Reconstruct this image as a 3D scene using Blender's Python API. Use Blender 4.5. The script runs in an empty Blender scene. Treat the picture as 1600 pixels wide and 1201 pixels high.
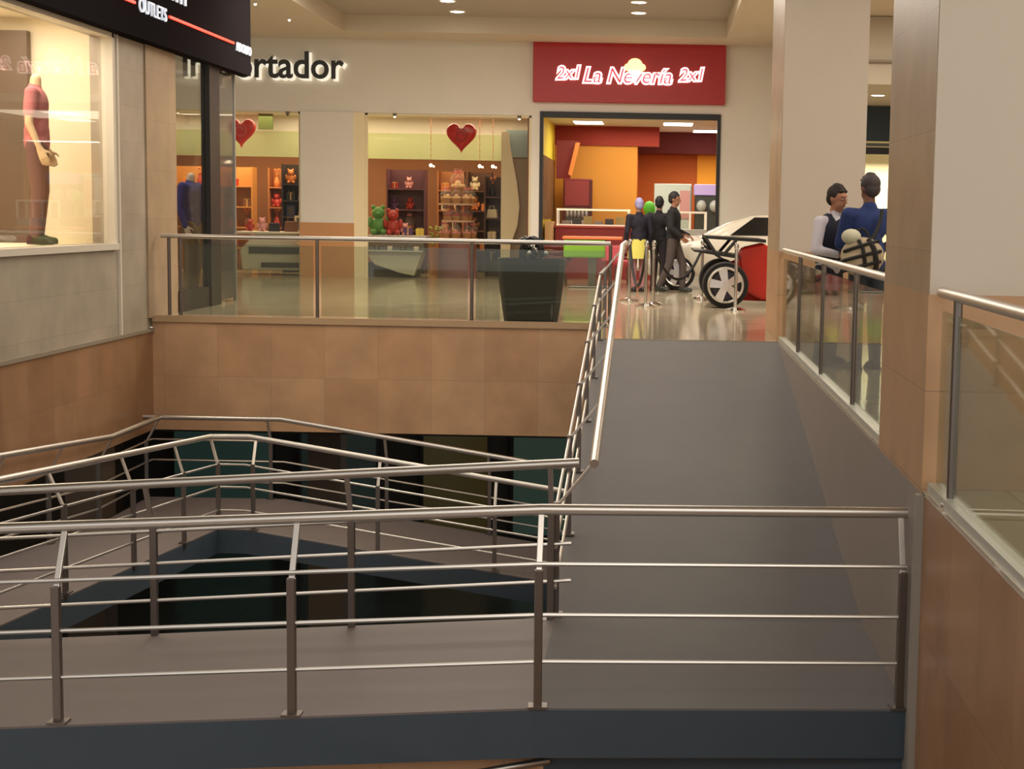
import bpy, bmesh, math, random
from mathutils import Vector, Matrix, Euler
random.seed(7)
PI = math.pi
S = bpy.context.scene
COL = S.collection

# ------------------------------------------------------------------ camera (reference 1600x1201)
F = 2500.0
CAMH = 1.35
def make_camera():
    cd = bpy.data.cameras.new('camera'); co = bpy.data.objects.new('camera', cd); COL.objects.link(co)
    cd.sensor_fit = 'HORIZONTAL'; cd.sensor_width = 36.0
    cd.lens = F * 36.0 / 1600.0
    cd.clip_start = 0.1; cd.clip_end = 200
    pitch = math.atan(263.0 / F)
    co.location = (0, 0, CAMH)
    m = Matrix.Rotation(PI/2 - pitch, 4, 'X') @ Matrix.Rotation(0.018, 4, 'Z')
    co.matrix_world = Matrix.Translation((0, 0, CAMH)) @ m
    cd.shift_x = -(1025 - 800 - 5) / 1600.0
    cd.shift_y = 0.0
    S.camera = co
make_camera()

# ------------------------------------------------------------------ world, exposure, large lights
S.view_settings.view_transform = 'Standard'
S.view_settings.look = 'None'
S.view_settings.gamma = 1.0
S.view_settings.use_curve_mapping = False
S.view_settings.exposure = 0.28
w = bpy.data.worlds.new('mall_ambient'); S.world = w; w.use_nodes = True
w.node_tree.nodes['Background'].inputs[0].default_value = (0.94, 0.91, 0.87, 1)
w.node_tree.nodes['Background'].inputs[1].default_value = 0.92

def area(name, loc, size, sizey, power, col=(1, .9, .76), rot=(0, 0, 0)):
    l = bpy.data.lights.new(name, 'AREA'); l.shape = 'RECTANGLE'; l.size = size; l.size_y = sizey
    l.energy = power; l.color = col
    o = bpy.data.objects.new(name, l); COL.objects.link(o); o.location = loc; o.rotation_euler = rot
    return o
WARM = (1, .89, .76)
area('concourse_fill', (-2.4, 24.5, 5.0), 6.0, 4.0, 560, WARM)  # unseen area light, added above the view to brighten the concourse
area('atrium_fill', (-2.4, 15.0, 5.0), 6.0, 6.0, 170, (1, .90, .78))  # added fill over the atrium, out of view
area('corridor_fill', (4.2, 11.0, 4.7), 2.5, 10.0, 260, WARM)  # fill added above the corridor, no fixture modelled
area('concourse_fill_right', (5.5, 23.5, 4.7), 5.0, 3.0, 260, WARM)  # second added fill, out of view on the concourse's right side
area('gallery_fill', (0.5, 1.0, 4.7), 4.0, 3.0, 120, (1, .90, .80))  # unseen fill added over the camera position
area('lower_hall_lamp', (-4.0, 24.0, -1.5), 6.0, 4.0, 10, (.8, 1, .9))

# ------------------------------------------------------------------ helpers
def lin(c):
    return tuple(((v/255.0)/12.92 if v/255.0 <= .04045 else (((v/255.0)+.055)/1.055)**2.4) for v in c) + (1.0,)

def mat(name, c, rough=.6, metal=0.0, spec=.5, emit=None, estr=0.0, noise=0.0, nscale=6.0, bump=0.0, coat=0.0):
    m = bpy.data.materials.new(name); m.use_nodes = True
    nt = m.node_tree; b = nt.nodes['Principled BSDF']
    b.inputs['Base Color'].default_value = lin(c)
    b.inputs['Roughness'].default_value = rough
    b.inputs['Metallic'].default_value = metal
    b.inputs['Specular IOR Level'].default_value = spec
    b.inputs['Coat Weight'].default_value = coat
    if emit is not None:
        b.inputs['Emission Color'].default_value = lin(emit); b.inputs['Emission Strength'].default_value = estr
    if noise > 0 or bump > 0:
        g = nt.nodes.new('ShaderNodeNewGeometry'); n = nt.nodes.new('ShaderNodeTexNoise')
        n.inputs['Scale'].default_value = nscale; n.inputs['Detail'].default_value = 4
        nt.links.new(g.outputs['Position'], n.inputs['Vector'])
        if noise > 0:
            mx = nt.nodes.new('ShaderNodeMix'); mx.data_type = 'RGBA'
            a = lin(c); mx.inputs[6].default_value = tuple(v*(1-noise) for v in a[:3]) + (1,)
            mx.inputs[7].default_value = tuple(min(1, v*(1+noise)) for v in a[:3]) + (1,)
            nt.links.new(n.outputs['Fac'], mx.inputs[0]); nt.links.new(mx.outputs[2], b.inputs['Base Color'])
        if bump > 0:
            bp = nt.nodes.new('ShaderNodeBump'); bp.inputs['Strength'].default_value = bump; bp.inputs['Distance'].default_value = .01
            nt.links.new(n.outputs['Fac'], bp.inputs['Height']); nt.links.new(bp.outputs[0], b.inputs['Normal'])
    return m

def tile_mat(name, c1, c2, mortar, axes, tw, th, rough=.35, msize=.006, offset=0.0, spec=.5, shift=(0, 0)):
    m = bpy.data.materials.new(name); m.use_nodes = True
    nt = m.node_tree; b = nt.nodes['Principled BSDF']; b.inputs['Roughness'].default_value = rough
    b.inputs['Specular IOR Level'].default_value = spec
    g = nt.nodes.new('ShaderNodeNewGeometry'); sp = nt.nodes.new('ShaderNodeSeparateXYZ'); cb = nt.nodes.new('ShaderNodeCombineXYZ')
    nt.links.new(g.outputs['Position'], sp.inputs[0])
    for k in range(2):
        ad = nt.nodes.new('ShaderNodeMath'); ad.operation = 'ADD'; ad.inputs[1].default_value = shift[k] + 50*(tw if k == 0 else th)
        nt.links.new(sp.outputs[axes[k]], ad.inputs[0]); nt.links.new(ad.outputs[0], cb.inputs[k])
    br = nt.nodes.new('ShaderNodeTexBrick'); br.offset = offset; br.squash = 1
    nt.links.new(cb.outputs[0], br.inputs['Vector'])
    br.inputs['Color1'].default_value = lin(c1); br.inputs['Color2'].default_value = lin(c2); br.inputs['Mortar'].default_value = lin(mortar)
    br.inputs['Scale'].default_value = 1.0; br.inputs['Brick Width'].default_value = tw; br.inputs['Row Height'].default_value = th
    br.inputs['Mortar Size'].default_value = msize; br.inputs['Mortar Smooth'].default_value = .3
    n = nt.nodes.new('ShaderNodeTexNoise'); n.inputs['Scale'].default_value = 2.2; n.inputs['Detail'].default_value = 5
    nt.links.new(g.outputs['Position'], n.inputs['Vector'])
    mr = nt.nodes.new('ShaderNodeMapRange'); mr.inputs[1].default_value = .3; mr.inputs[2].default_value = .7
    mr.inputs[3].default_value = .86; mr.inputs[4].default_value = 1.12
    nt.links.new(n.outputs['Fac'], mr.inputs[0])
    vm = nt.nodes.new('ShaderNodeVectorMath'); vm.operation = 'SCALE'
    nt.links.new(br.outputs['Color'], vm.inputs[0]); nt.links.new(mr.outputs[0], vm.inputs['Scale'])
    nt.links.new(vm.outputs[0], b.inputs['Base Color'])
    return m

def glass_mat(name, tint=(225, 235, 228), ior=1.5, rough=.02, haze=0.03):
    m = bpy.data.materials.new(name); m.use_nodes = True
    nt = m.node_tree; nt.nodes.clear()
    out = nt.nodes.new('ShaderNodeOutputMaterial'); mx = nt.nodes.new('ShaderNodeMixShader')
    tr = nt.nodes.new('ShaderNodeBsdfTransparent'); gl = nt.nodes.new('ShaderNodeBsdfGlossy'); fr = nt.nodes.new('ShaderNodeFresnel')
    df = nt.nodes.new('ShaderNodeBsdfDiffuse'); m2 = nt.nodes.new('ShaderNodeMixShader')
    df.inputs[0].default_value = lin((200, 205, 195)); m2.inputs[0].default_value = haze
    tr.inputs[0].default_value = lin(tint); gl.inputs['Roughness'].default_value = rough; 
    gm = nt.nodes.new('ShaderNodeNewGeometry'); mr = nt.nodes.new('ShaderNodeMapRange'); mr.inputs[3].default_value = ior; mr.inputs[4].default_value = 1/ior
    nt.links.new(gm.outputs['Backfacing'], mr.inputs[0]); nt.links.new(mr.outputs[0], fr.inputs[0])
    nt.links.new(tr.outputs[0], m2.inputs[1]); nt.links.new(df.outputs[0], m2.inputs[2])
    nt.links.new(fr.outputs[0], mx.inputs[0]); nt.links.new(m2.outputs[0], mx.inputs[1]); nt.links.new(gl.outputs[0], mx.inputs[2])
    nt.links.new(mx.outputs[0], out.inputs[0])
    return m

M = {}
M['wall_beige'] = tile_mat('beige_wall_tile', (180, 168, 150), (174, 162, 144), (160, 149, 132), (1, 2), .62, .42, .4, .004)
M['wall_far'] = mat('painted_far_wall', (224, 218, 206), .7, noise=.04, nscale=1.5)
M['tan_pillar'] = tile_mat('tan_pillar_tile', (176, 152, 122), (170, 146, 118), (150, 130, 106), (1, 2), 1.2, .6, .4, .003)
M['brown_x'] = tile_mat('brown_ceramic_x', (206, 166, 128), (195, 153, 115), (180, 148, 118), (0, 2), .66, .70, .38, .004, shift=(.1, .02))
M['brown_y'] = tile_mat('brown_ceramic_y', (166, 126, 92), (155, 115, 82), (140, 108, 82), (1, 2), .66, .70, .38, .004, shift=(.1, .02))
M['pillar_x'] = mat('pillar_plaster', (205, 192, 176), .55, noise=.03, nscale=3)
M['wains_x'] = tile_mat('pillar_wainscot', (190, 150, 112), (182, 142, 104), (160, 126, 96), (0, 2), .5, .5, .4, .004)
M['floor'] = tile_mat('polished_floor_tile', (186, 172, 146), (178, 164, 138), (150, 138, 118), (0, 1), .9, .9, .10, .008, spec=.6)
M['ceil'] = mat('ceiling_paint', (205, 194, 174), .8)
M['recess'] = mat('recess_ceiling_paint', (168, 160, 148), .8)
M['grey_wall'] = mat('grey_cement_render', (146, 136, 130), .7, noise=.05, nscale=2)
M['ramp'] = mat('grey_ramp_rubber', (115, 112, 112), .75, noise=.06, nscale=3, spec=.3)
M['walk'] = mat('walkway_cement', (122, 111, 108), .6, noise=.05, nscale=2)
M['fascia'] = mat('blue_grey_steel_paint', (66, 79, 90), .5, noise=.12, nscale=3)
M['steel'] = mat('brushed_steel', (216, 210, 202), .36, 1.0)
M['steel_dark'] = mat('satin_steel_post', (130, 122, 116), .42, 1.0)
M['chrome'] = mat('chrome', (225, 222, 216), .12, 1.0)
M['glass'] = glass_mat('clear_glass', (232, 236, 228), 1.45)
M['glass_side'] = glass_mat('balustrade_glass', (236, 240, 232), 1.22, .03, .03)
M['glass_shop'] = glass_mat('shop_glass', (244, 244, 240), 1.16, .01, .005)
M['black'] = mat('matt_black', (22, 21, 22), .5)
M['sign_black'] = mat('sign_black_acrylic', (38, 34, 36), .8, spec=0.0)
M['dark_frame'] = mat('dark_bronze_frame', (34, 28, 28), .4)
M['white_trim'] = mat('white_trim', (226, 216, 198), .5)
M['cream_wall'] = mat('cream_interior', (240, 226, 196), .8)
M['red_panel'] = mat('red_sign_panel', (150, 20, 18), .4, emit=(170, 20, 20), estr=.10)
M['white_lit'] = mat('lit_white_letters', (255, 240, 236), .5, emit=(255, 232, 228), estr=1.15)
M['pink_lit'] = mat('lit_pink_letters', (214, 60, 80), .5, emit=(225, 90, 110), estr=.55)
M['yellow_lit'] = mat('lit_yellow_cone', (250, 240, 150), .5, emit=(252, 240, 160), estr=1.2)
M['red_lit'] = mat('lit_red_tube', (240, 60, 40), .5, emit=(255, 70, 50), estr=1.3)
M['letter_dark'] = mat('dark_letters', (52, 54, 52), .5)
M['lamp'] = mat('lamp_diffuser', (255, 250, 235), .5, emit=(255, 246, 228), estr=14)
M['lamp_soft'] = mat('panel_lamp', (255, 252, 240), .5, emit=(255, 250, 236), estr=4)
M['led'] = mat('tiny_bulb', (255, 240, 210), .5, emit=(255, 236, 200), estr=6)
def C(name, c, rough=.6, **k):
    if name not in M: M[name] = mat(name, c, rough, **k)
    return M[name]

class MB:
    def __init__(s): s.b = bmesh.new()
    def box(s, x0, x1, y0, y1, z0, z1, bevel=0):
        vs = [s.b.verts.new((x, y, z)) for x in (x0, x1) for y in (y0, y1) for z in (z0, z1)]
        for f in ((0, 1, 3, 2), (4, 6, 7, 5), (0, 4, 5, 1), (2, 3, 7, 6), (0, 2, 6, 4), (1, 5, 7, 3)):
            s.b.faces.new([vs[i] for i in f])
        return s
    def hexa(s, bot, top):
        vb = [s.b.verts.new(p) for p in bot]; vt = [s.b.verts.new(p) for p in top]; n = len(vb)
        s.b.faces.new(vb[::-1]); s.b.faces.new(vt)
        for i in range(n): s.b.faces.new((vb[i], vb[(i+1) % n], vt[(i+1) % n], vt[i]))
        return s
    def prism(s, pts, axis, a, b_):
        def P(p, t):
            return {'x': (t, p[0], p[1]), 'y': (p[0], t, p[1]), 'z': (p[0], p[1], t)}[axis]
        return s.hexa([P(p, a) for p in pts], [P(p, b_) for p in pts])
    def tube(s, path, r, n=10, r1=None, closed=False):
        path = [Vector(p) for p in path]; N = len(path); rings = []
        ref = None
        for i, p in enumerate(path):
            if closed: d = path[(i+1) % N] - path[i-1]
            elif i == 0: d = path[1] - p
            elif i == N-1: d = p - path[i-1]
            else: d = (path[i+1] - p).normalized() + (p - path[i-1]).normalized()
            d.normalize()
            if ref is None:
                ref = Vector((0, 0, 1)) if abs(d.z) < .9 else Vector((1, 0, 0))
            u = d.cross(ref)
            if u.length < 1e-4: u = d.cross(Vector((0, 1, 0)))
            u.normalize(); v = d.cross(u).normalized(); ref = u.cross(d).normalized() if not closed else ref
            rr = r if r1 is None else r + (r1 - r)*i/(N-1)
            k = 1.0
            if 0 < i < N-1:
                c = (path[i+1]-p).normalized().dot((p-path[i-1]).normalized()); k = 1/max(.5, math.sqrt((1+c)/2))
            rings.append([s.b.verts.new(p + (u*math.cos(2*PI*j/n) + v*math.sin(2*PI*j/n))*rr) for j in range(n)])
        M_ = N if closed else N-1
        for i in range(M_):
            A, B = rings[i], rings[(i+1) % N]
            for j in range(n): s.b.faces.new((A[j], A[(j+1) % n], B[(j+1) % n], B[j]))
        if not closed:
            s.b.faces.new(rings[0][::-1]); s.b.faces.new(rings[-1])
        return s
    def lathe(s, prof, c=(0, 0, 0), n=20, sy=1.0, axis='z'):
        rings = []
        for (r, z) in prof:
            ring = []
            for j in range(n):
                a = 2*PI*j/n; p = (r*math.cos(a), r*sy*math.sin(a), z)
                if axis == 'y': p = (p[0], z, p[1])
                if axis == 'x': p = (z, p[0], p[1])
                ring.append(s.b.verts.new((p[0]+c[0], p[1]+c[1], p[2]+c[2])))
            rings.append(ring)
        for i in range(len(rings)-1):
            for j in range(n): s.b.faces.new((rings[i][j], rings[i][(j+1) % n], rings[i+1][(j+1) % n], rings[i+1][j]))
        s.b.faces.new(rings[0][::-1]); s.b.faces.new(rings[-1])
        return s
    def ball(s, c, r, rz=None, ry=None, seg=12, rot=None):
        m = Matrix.Diagonal((r, ry or r, rz or r, 1))
        if rot: m = Euler(rot).to_matrix().to_4x4() @ m
        bmesh.ops.create_uvsphere(s.b, u_segments=seg, v_segments=max(6, seg*2//3), radius=1, matrix=Matrix.Translation(c) @ m)
        return s
    def xform(s, m):
        bmesh.ops.transform(s.b, matrix=m, verts=s.b.verts); return s
    def build(s, name, material, parent=None, origin=None, smooth=False, bevel=0, local=False):
        bmesh.ops.recalc_face_normals(s.b, faces=s.b.faces)
        me = bpy.data.meshes.new(name)
        o = bpy.data.objects.new(name, me); COL.objects.link(o)
        if parent is not None:
            if not local:
                off = ROOT.get(parent.name, Vector((0, 0, 0)))
                bmesh.ops.translate(s.b, vec=-off, verts=s.b.verts)
                ROOT[o.name] = off
            o.parent = parent
        else:
            if origin is None and not local:
                xs = [v.co for v in s.b.verts]
                origin = ((min(v.x for v in xs)+max(v.x for v in xs))/2, (min(v.y for v in xs)+max(v.y for v in xs))/2, min(v.z for v in xs))
            origin = Vector(origin or (0, 0, 0))
            bmesh.ops.translate(s.b, vec=-origin, verts=s.b.verts); o.location = origin; ROOT[o.name] = origin
        s.b.to_mesh(me); s.b.free()
        me.materials.append(material)
        if smooth:
            for p in me.polygons: p.use_smooth = True
            try: me.set_sharp_from_angle(angle=math.radians(40))
            except Exception: pass
        if bevel:
            bm = o.modifiers.new('edge', 'BEVEL'); bm.width = bevel; bm.segments = 2; bm.limit_method = 'ANGLE'
        return o
ROOT = {}
def tag(o, label, cat, group=None, kind=None):
    if label: o['label'] = label
    if cat: o['category'] = cat
    if group: o['group'] = group
    if kind: o['kind'] = kind
    return o
def thing(name, label, cat, loc=(0, 0, 0), rz=0, group=None):
    o = bpy.data.objects.new(name, None); COL.objects.link(o); o.location = loc; o.rotation_euler = (0, 0, rz)
    o.empty_display_size = .1
    ROOT[o.name] = Vector(loc)
    return tag(o, label, cat, group)
def struct(mb, name, m, parent=None, **k):
    o = mb.build(name, m, parent, **k)
    if parent is None: o['kind'] = 'structure'
    return o
def dup(root, loc, rz=None, label=None, group=None):
    r = root.copy(); COL.objects.link(r); r.location = loc
    if rz is not None: r.rotation_euler = (0, 0, rz)
    if label: r['label'] = label
    if group: r['group'] = group
    for ch in list(root.children):
        c = ch.copy(); COL.objects.link(c); c.parent = r
        for g in list(ch.children):
            d = g.copy(); COL.objects.link(d); d.parent = c
    return r
def text_mb(body, rect, plane, depth=.02, offset=0.0, shear=0.0, base=None, upper=None, rotate=0.0):
    """text fitted in a rectangle. plane 'y': rect=(x0,x1,z0,z1) at y=base facing -Y; plane 'x': rect=(y0,y1,z0,z1) at x=base facing +X"""
    cu = bpy.data.curves.new('txt', 'FONT'); cu.body = body; cu.extrude = .01; cu.offset = 0; cu.shear = shear
    cu.resolution_u = 4
    ob = bpy.data.objects.new('txt', cu); COL.objects.link(ob)
    def dims(mesh):
        xs = [v.co.x for v in mesh.vertices]; ys = [v.co.y for v in mesh.vertices]; return min(xs), max(xs), min(ys), max(ys)
    dg = bpy.context.evaluated_depsgraph_get(); me = bpy.data.meshes.new_from_object(ob.evaluated_get(dg)); x0, x1, y0, y1 = dims(me)
    bpy.data.meshes.remove(me)
    kx = (rect[1]-rect[0])/(x1-x0); kz = (rect[3]-rect[2])/(y1-y0)
    if offset:
        cu.offset = offset/((kx+kz)/2); dg = bpy.context.evaluated_depsgraph_get()
        dg.update()
    me = bpy.data.meshes.new_from_object(ob.evaluated_get(dg))
    mb = MB(); mb.b.from_mesh(me)
    bpy.data.meshes.remove(me); bpy.data.objects.remove(ob)
    for v in mb.b.verts:
        a = rect[0] + (v.co.x-x0)*kx; c = rect[2] + (v.co.y-y0)*kz; d = (v.co.z/.01)*depth/2
        v.co = (a, base - d, c) if plane == 'y' else (base + d, a, c)
    if rotate:
        c = Vector(((rect[0]+rect[1])/2, base, (rect[2]+rect[3])/2))
        bmesh.ops.rotate(mb.b, cent=c, matrix=Matrix.Rotation(rotate, 3, 'Y' if plane == 'y' else 'X'), verts=mb.b.verts)
    return mb

# ================================================================== STRUCTURE
XW = -6.18      # left shop wall
XE = 1.375       # right slab edge
YE = 19.7       # atrium far edge
YB = 32.5       # far storefront plane
# floors
b = MB()
b.box(-16, 12, YE, 44, -.12, 0)
b.box(-.62, XE, 17.6, YE, -.12, 0)
b.box(XE, 12, 1.5, YE, -.12, 0)
b.box(-12, XW-.02, 10, YE, -.12, -.001)
struct(b, 'floor', M['floor'])
# slab faces
struct(MB().box(XW, -.62, YE-.02, YE+.3, -1.39, -.0), 'wall_atrium_end', M['brown_x'])
struct(MB().box(XW, -.6, YE-.05, YE-.0, -.05, .03), 'trim_1', C('edge_stone', (190, 160, 124), .35))
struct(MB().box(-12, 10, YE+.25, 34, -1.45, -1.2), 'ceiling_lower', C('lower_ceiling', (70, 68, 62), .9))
# right slab side
struct(MB().box(XE-.006, XE+.35, 8.0, 17.75, -6, -.02), 'wall_ramp_side', M['grey_wall'])
struct(MB().box(XE-.004, XE+.35, 1.5, 8.0, -6, -.02), 'wall_right_lower', M['brown_y'])
struct(MB().box(XE-.04, XE+.1, 7.93, 8.0, -4, -.02), 'trim_2', C('grey_profile', (150, 142, 132), .5))
struct(MB().box(-6.6, XE, -3, 2.0, -6, -.02), 'wall_gallery_blocker', M['brown_x'])  # unseen, added to keep ambient light off the lower level
struct(MB().box(-6.6, XE, -3, 2.0, -.02, 0), 'floor_gallery', M['floor'])
# left wall with window
b = MB()
wy0, wy1, wz0, wz1 = 11.0, 18.35, .93, 3.26
b.box(XW-.25, XW, 5, 19.5, -.15, wz0); b.box(XW-.25, XW, 5, 19.5, wz1, 4.9)
b.box(XW-.25, XW, wy1, 19.5, wz0, wz1); b.box(XW-.25, XW, 5, wy0, wz0, wz1)
struct(b, 'wall_left', M['wall_beige'])
struct(MB().box(XW-.3, XW, 3, YE, -1.39, -.15), 'wall_left_lower', M['brown_y'])
struct(MB().box(XW-.02, XW+.025, 3, YE, -.17, -.13), 'trim_3', C('grey_profile2', (150, 138, 120), .5))
struct(MB().box(XW-.3, XW+.02, 19.5, 20.7, 0, 4.9), 'wall_left_lit_end', M['tan_pillar'])  # end of the left wall; its tan colour stands in for lighting
wf = struct(MB().box(XW-.1, XW+.03, wy1-.06, wy1+.02, wz0-.06, wz1+.06).box(XW-.1, XW+.03, wy0, wy1, wz1-.02, wz1+.06).box(XW-.1, XW+.05, wy0, wy1+.02, wz0-.07, wz0), 'window_1', M['white_trim'])
struct(MB().box(XW-.06, XW-.05, wy0, wy1-.05, wz0, wz1), 'pane', M['glass_shop'], wf)
struct(MB().box(XW-.0, XW+.03, wy1+.1, wy1+.15, -.13, 3.29), 'trim_4', M['white_trim'])
# window display box interior
b = MB()
b.box(-7.8, XW-.25, 18.45, 18.6, .8, 3.6); b.box(-7.9, -7.75, 9, 18.6, .8, 3.6)
b.box(-7.9, XW-.24, 9, 18.6, .80, .92); b.box(-7.9, XW-.24, 9, 18.6, 3.45, 3.6)
struct(b, 'wall_display_niche', M['cream_wall'])
# ceiling
b = MB()
RX0, RX1, RY1 = -6.0, 1.3, 30.9
b.box(-16, RX0, 2, 44, 4.75, 4.9); b.box(RX1, 12, 2, 27.3, 4.75, 4.9); b.box(RX0, RX1, RY1, 34, 4.75, 4.9)
b.box(RX1, 2.7, 27.3, 34, 4.75, 4.9); b.box(2.7, 12, 27.3, 34, 4.75, 4.9)
struct(b, 'ceiling', M['ceil'])
b = MB(); b.box(RX0, RX1, RY1-.01, RY1+.08, 4.74, 5.1); b.box(RX0-.08, RX0+.02, 2, RY1, 4.735, 5.1); b.box(RX1-.02, RX1+.08, 2, RY1, 4.735, 5.1)
struct(b, 'trim_5', M['ceil'])
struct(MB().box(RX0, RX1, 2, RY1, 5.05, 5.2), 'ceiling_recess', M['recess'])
# right bulkhead
struct(MB().box(2.7, 12, 27.3, 34, 3.62, 4.74), 'ceiling_bulkhead', C('bulkhead_paint', (190, 180, 160), .8))
struct(MB().box(2.7, 12, 27.2, 27.3, 3.98, 4.02), 'trim_6', C('bulkhead_line', (140, 132, 118), .8))
# far wall
b = MB()
b.box(-16, 12, YB, YB+.25, 3.31, 4.8)
b.box(1.27, 3.7, YB, YB+.25, 0, 3.31)
b.box(-2.53, -2.36, YB-.02, YB+.25, 0, 3.31)
b.box(6.0, 12, YB, YB+.25, 0, 3.31)
b.box(-7.17, -6.1, YB-.05, YB+.3, 1.1, 3.31)
b.box(-16, -11.5, YB, YB+.25, 0, 3.31)
struct(b, 'wall_far', M['wall_far'])
struct(MB().box(-7.18, -6.09, YB-.07, YB+.3, 0, 1.1), 'wall_far_wainscot', C('orange_wainscot', (196, 142, 92), .4))
struct(MB().box(-6.1, -5.88, YB-.03, YB+.1, 0, 3.31), 'trim_7', C('cream_post', (236, 218, 176), .5))
# pillars (right)
def pillar(x0, x1, y0, y1):
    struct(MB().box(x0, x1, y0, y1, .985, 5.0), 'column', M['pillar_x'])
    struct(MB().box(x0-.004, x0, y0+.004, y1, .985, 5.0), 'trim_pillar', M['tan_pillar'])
    struct(MB().box(x0-.006, x1+.006, y0-.006, y1+.006, -.02, .985), 'column_wainscot', M['wains_x'])
pillar(XE, 2.7, 8.0, 9.55)
pillar(XE+.0, 2.3, 17.8, 19.6)
# room shell to the sides/back
struct(MB().box(11.8, 12, 1.5, 44, -.1, 4.9), 'wall_right', C('corridor_wall', (190, 172, 150), .7))
struct(MB().box(-16, -15.8, 19, 44, -.1, 4.9), 'wall_left_far', M['wall_far'])
# ---- ramp, landing, walkways
def slab(name, mtop, mside, bot, th=.27, kind='structure'):
    """bot = 4 top-corner points ccw; top skin 1cm over a slab body"""
    t = [Vector(p) for p in bot]
    o = MB().hexa([p - Vector((0, 0, th)) for p in t], [p - Vector((0, 0, .012)) for p in t]).build(name, mside)
    o['kind'] = 'structure'
    s = MB().hexa([p - Vector((0, 0, .012)) for p in t], t).build('ramp_surface', mtop, o)
    return o
ZL = -1.22
YN, YF = 8.15, 10.05
XR = XE+.01
slab('ramp', M['ramp'], M['fascia'], [(-.62, YF, ZL), (XR, YF, ZL), (XR, 17.65, 0), (-.62, 17.65, 0)])
slab('landing', M['ramp'], M['fascia'], [(-.60, YN, ZL), (XR, YN+.1, ZL), (XR, YF, ZL), (-.60, YF, ZL)])
ZW = ZL - .06*5.5
slab('walkway', M['walk'], M['fascia'], [(-6.1, YN+.08, ZW), (-.60, YN, ZL), (-.60, YF, ZL), (-6.1, YF, ZW)])
slab('ramp', M['walk'], M['fascia'], [(-6.1, YF, ZW-.06), (-4.75, YF, ZW-.06), (-4.75, 17.3, -2.15), (-6.1, 17.3, -2.15)])
slab('landing', M['walk'], M['fascia'], [(-6.1, 17.3, -2.15), (-4.45, 17.3, -2.15), (-4.45, 19.2, -2.15), (-6.1, 19.2, -2.15)])
slab('ramp', M['walk'], M['fascia'], [(-4.45, 17.3, -2.15), (-.3, 17.3, -2.80), (-.3, 19.2, -2.80), (-4.45, 19.2, -2.15)])
slab('landing', M['walk'], M['fascia'], [(-.3, 15.0, -2.8), (1.3, 15.0, -2.8), (1.3, 19.2, -2.8), (-.3, 19.2, -2.8)])
slab('ramp', M['walk'], M['fascia'], [(-5.0, 15.0, -3.55), (-.3, 15.0, -2.8), (-.3, 16.8, -2.8), (-5.0, 16.8, -3.55)])
# ---- lower level
LZ = -4.9
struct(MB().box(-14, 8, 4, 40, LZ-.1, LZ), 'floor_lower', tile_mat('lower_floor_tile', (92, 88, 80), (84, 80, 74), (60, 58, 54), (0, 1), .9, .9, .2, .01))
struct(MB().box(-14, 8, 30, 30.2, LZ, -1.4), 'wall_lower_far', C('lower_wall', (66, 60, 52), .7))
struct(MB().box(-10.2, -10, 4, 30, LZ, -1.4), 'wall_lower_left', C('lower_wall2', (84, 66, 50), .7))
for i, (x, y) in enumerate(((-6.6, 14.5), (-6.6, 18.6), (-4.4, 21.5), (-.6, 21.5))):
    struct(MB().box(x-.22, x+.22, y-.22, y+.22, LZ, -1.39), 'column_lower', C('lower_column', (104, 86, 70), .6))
struct(MB().box(-9.9, -9.8, 10, 13.8, LZ+.1, -2.0).box(-9.9, -9.8, 14.6, 20, LZ+.1, -2.0), 'window_2', C('teal_lower_glass', (70, 100, 98), .15, emit=(80, 130, 125), estr=.10))
for i, (x0, x1, c, e) in enumerate(((-9, -7.2, (60, 84, 76), .15), (-6.6, -5.2, (50, 66, 60), .1), (-4.3, -3.1, (96, 82, 40), .10), (-2.6, -.4, (70, 92, 80), .16), (.2, 1.9, (46, 60, 54), .1))):
    f = struct(MB().box(x0-.06, x1+.06, 29.9, 30.05, LZ+.05, -2.0), 'window_%d' % (3+i), M['dark_frame'])
    struct(MB().box(x0, x1, 29.86, 29.9, LZ+.2, -2.1), 'pane', C('lower_pane%d' % i, c, .2, emit=c, estr=e), f)
# orange lower balustrade wall below the landing
struct(MB().box(-6.0, -.55, 8.3, 8.5, -2.6, -1.53), 'wall_lower_parapet', M['brown_x'])
struct(MB().box(-.55, XE, 8.3, 8.6, -1.75, -1.50), 'beam_landing', M['fascia'])

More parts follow.
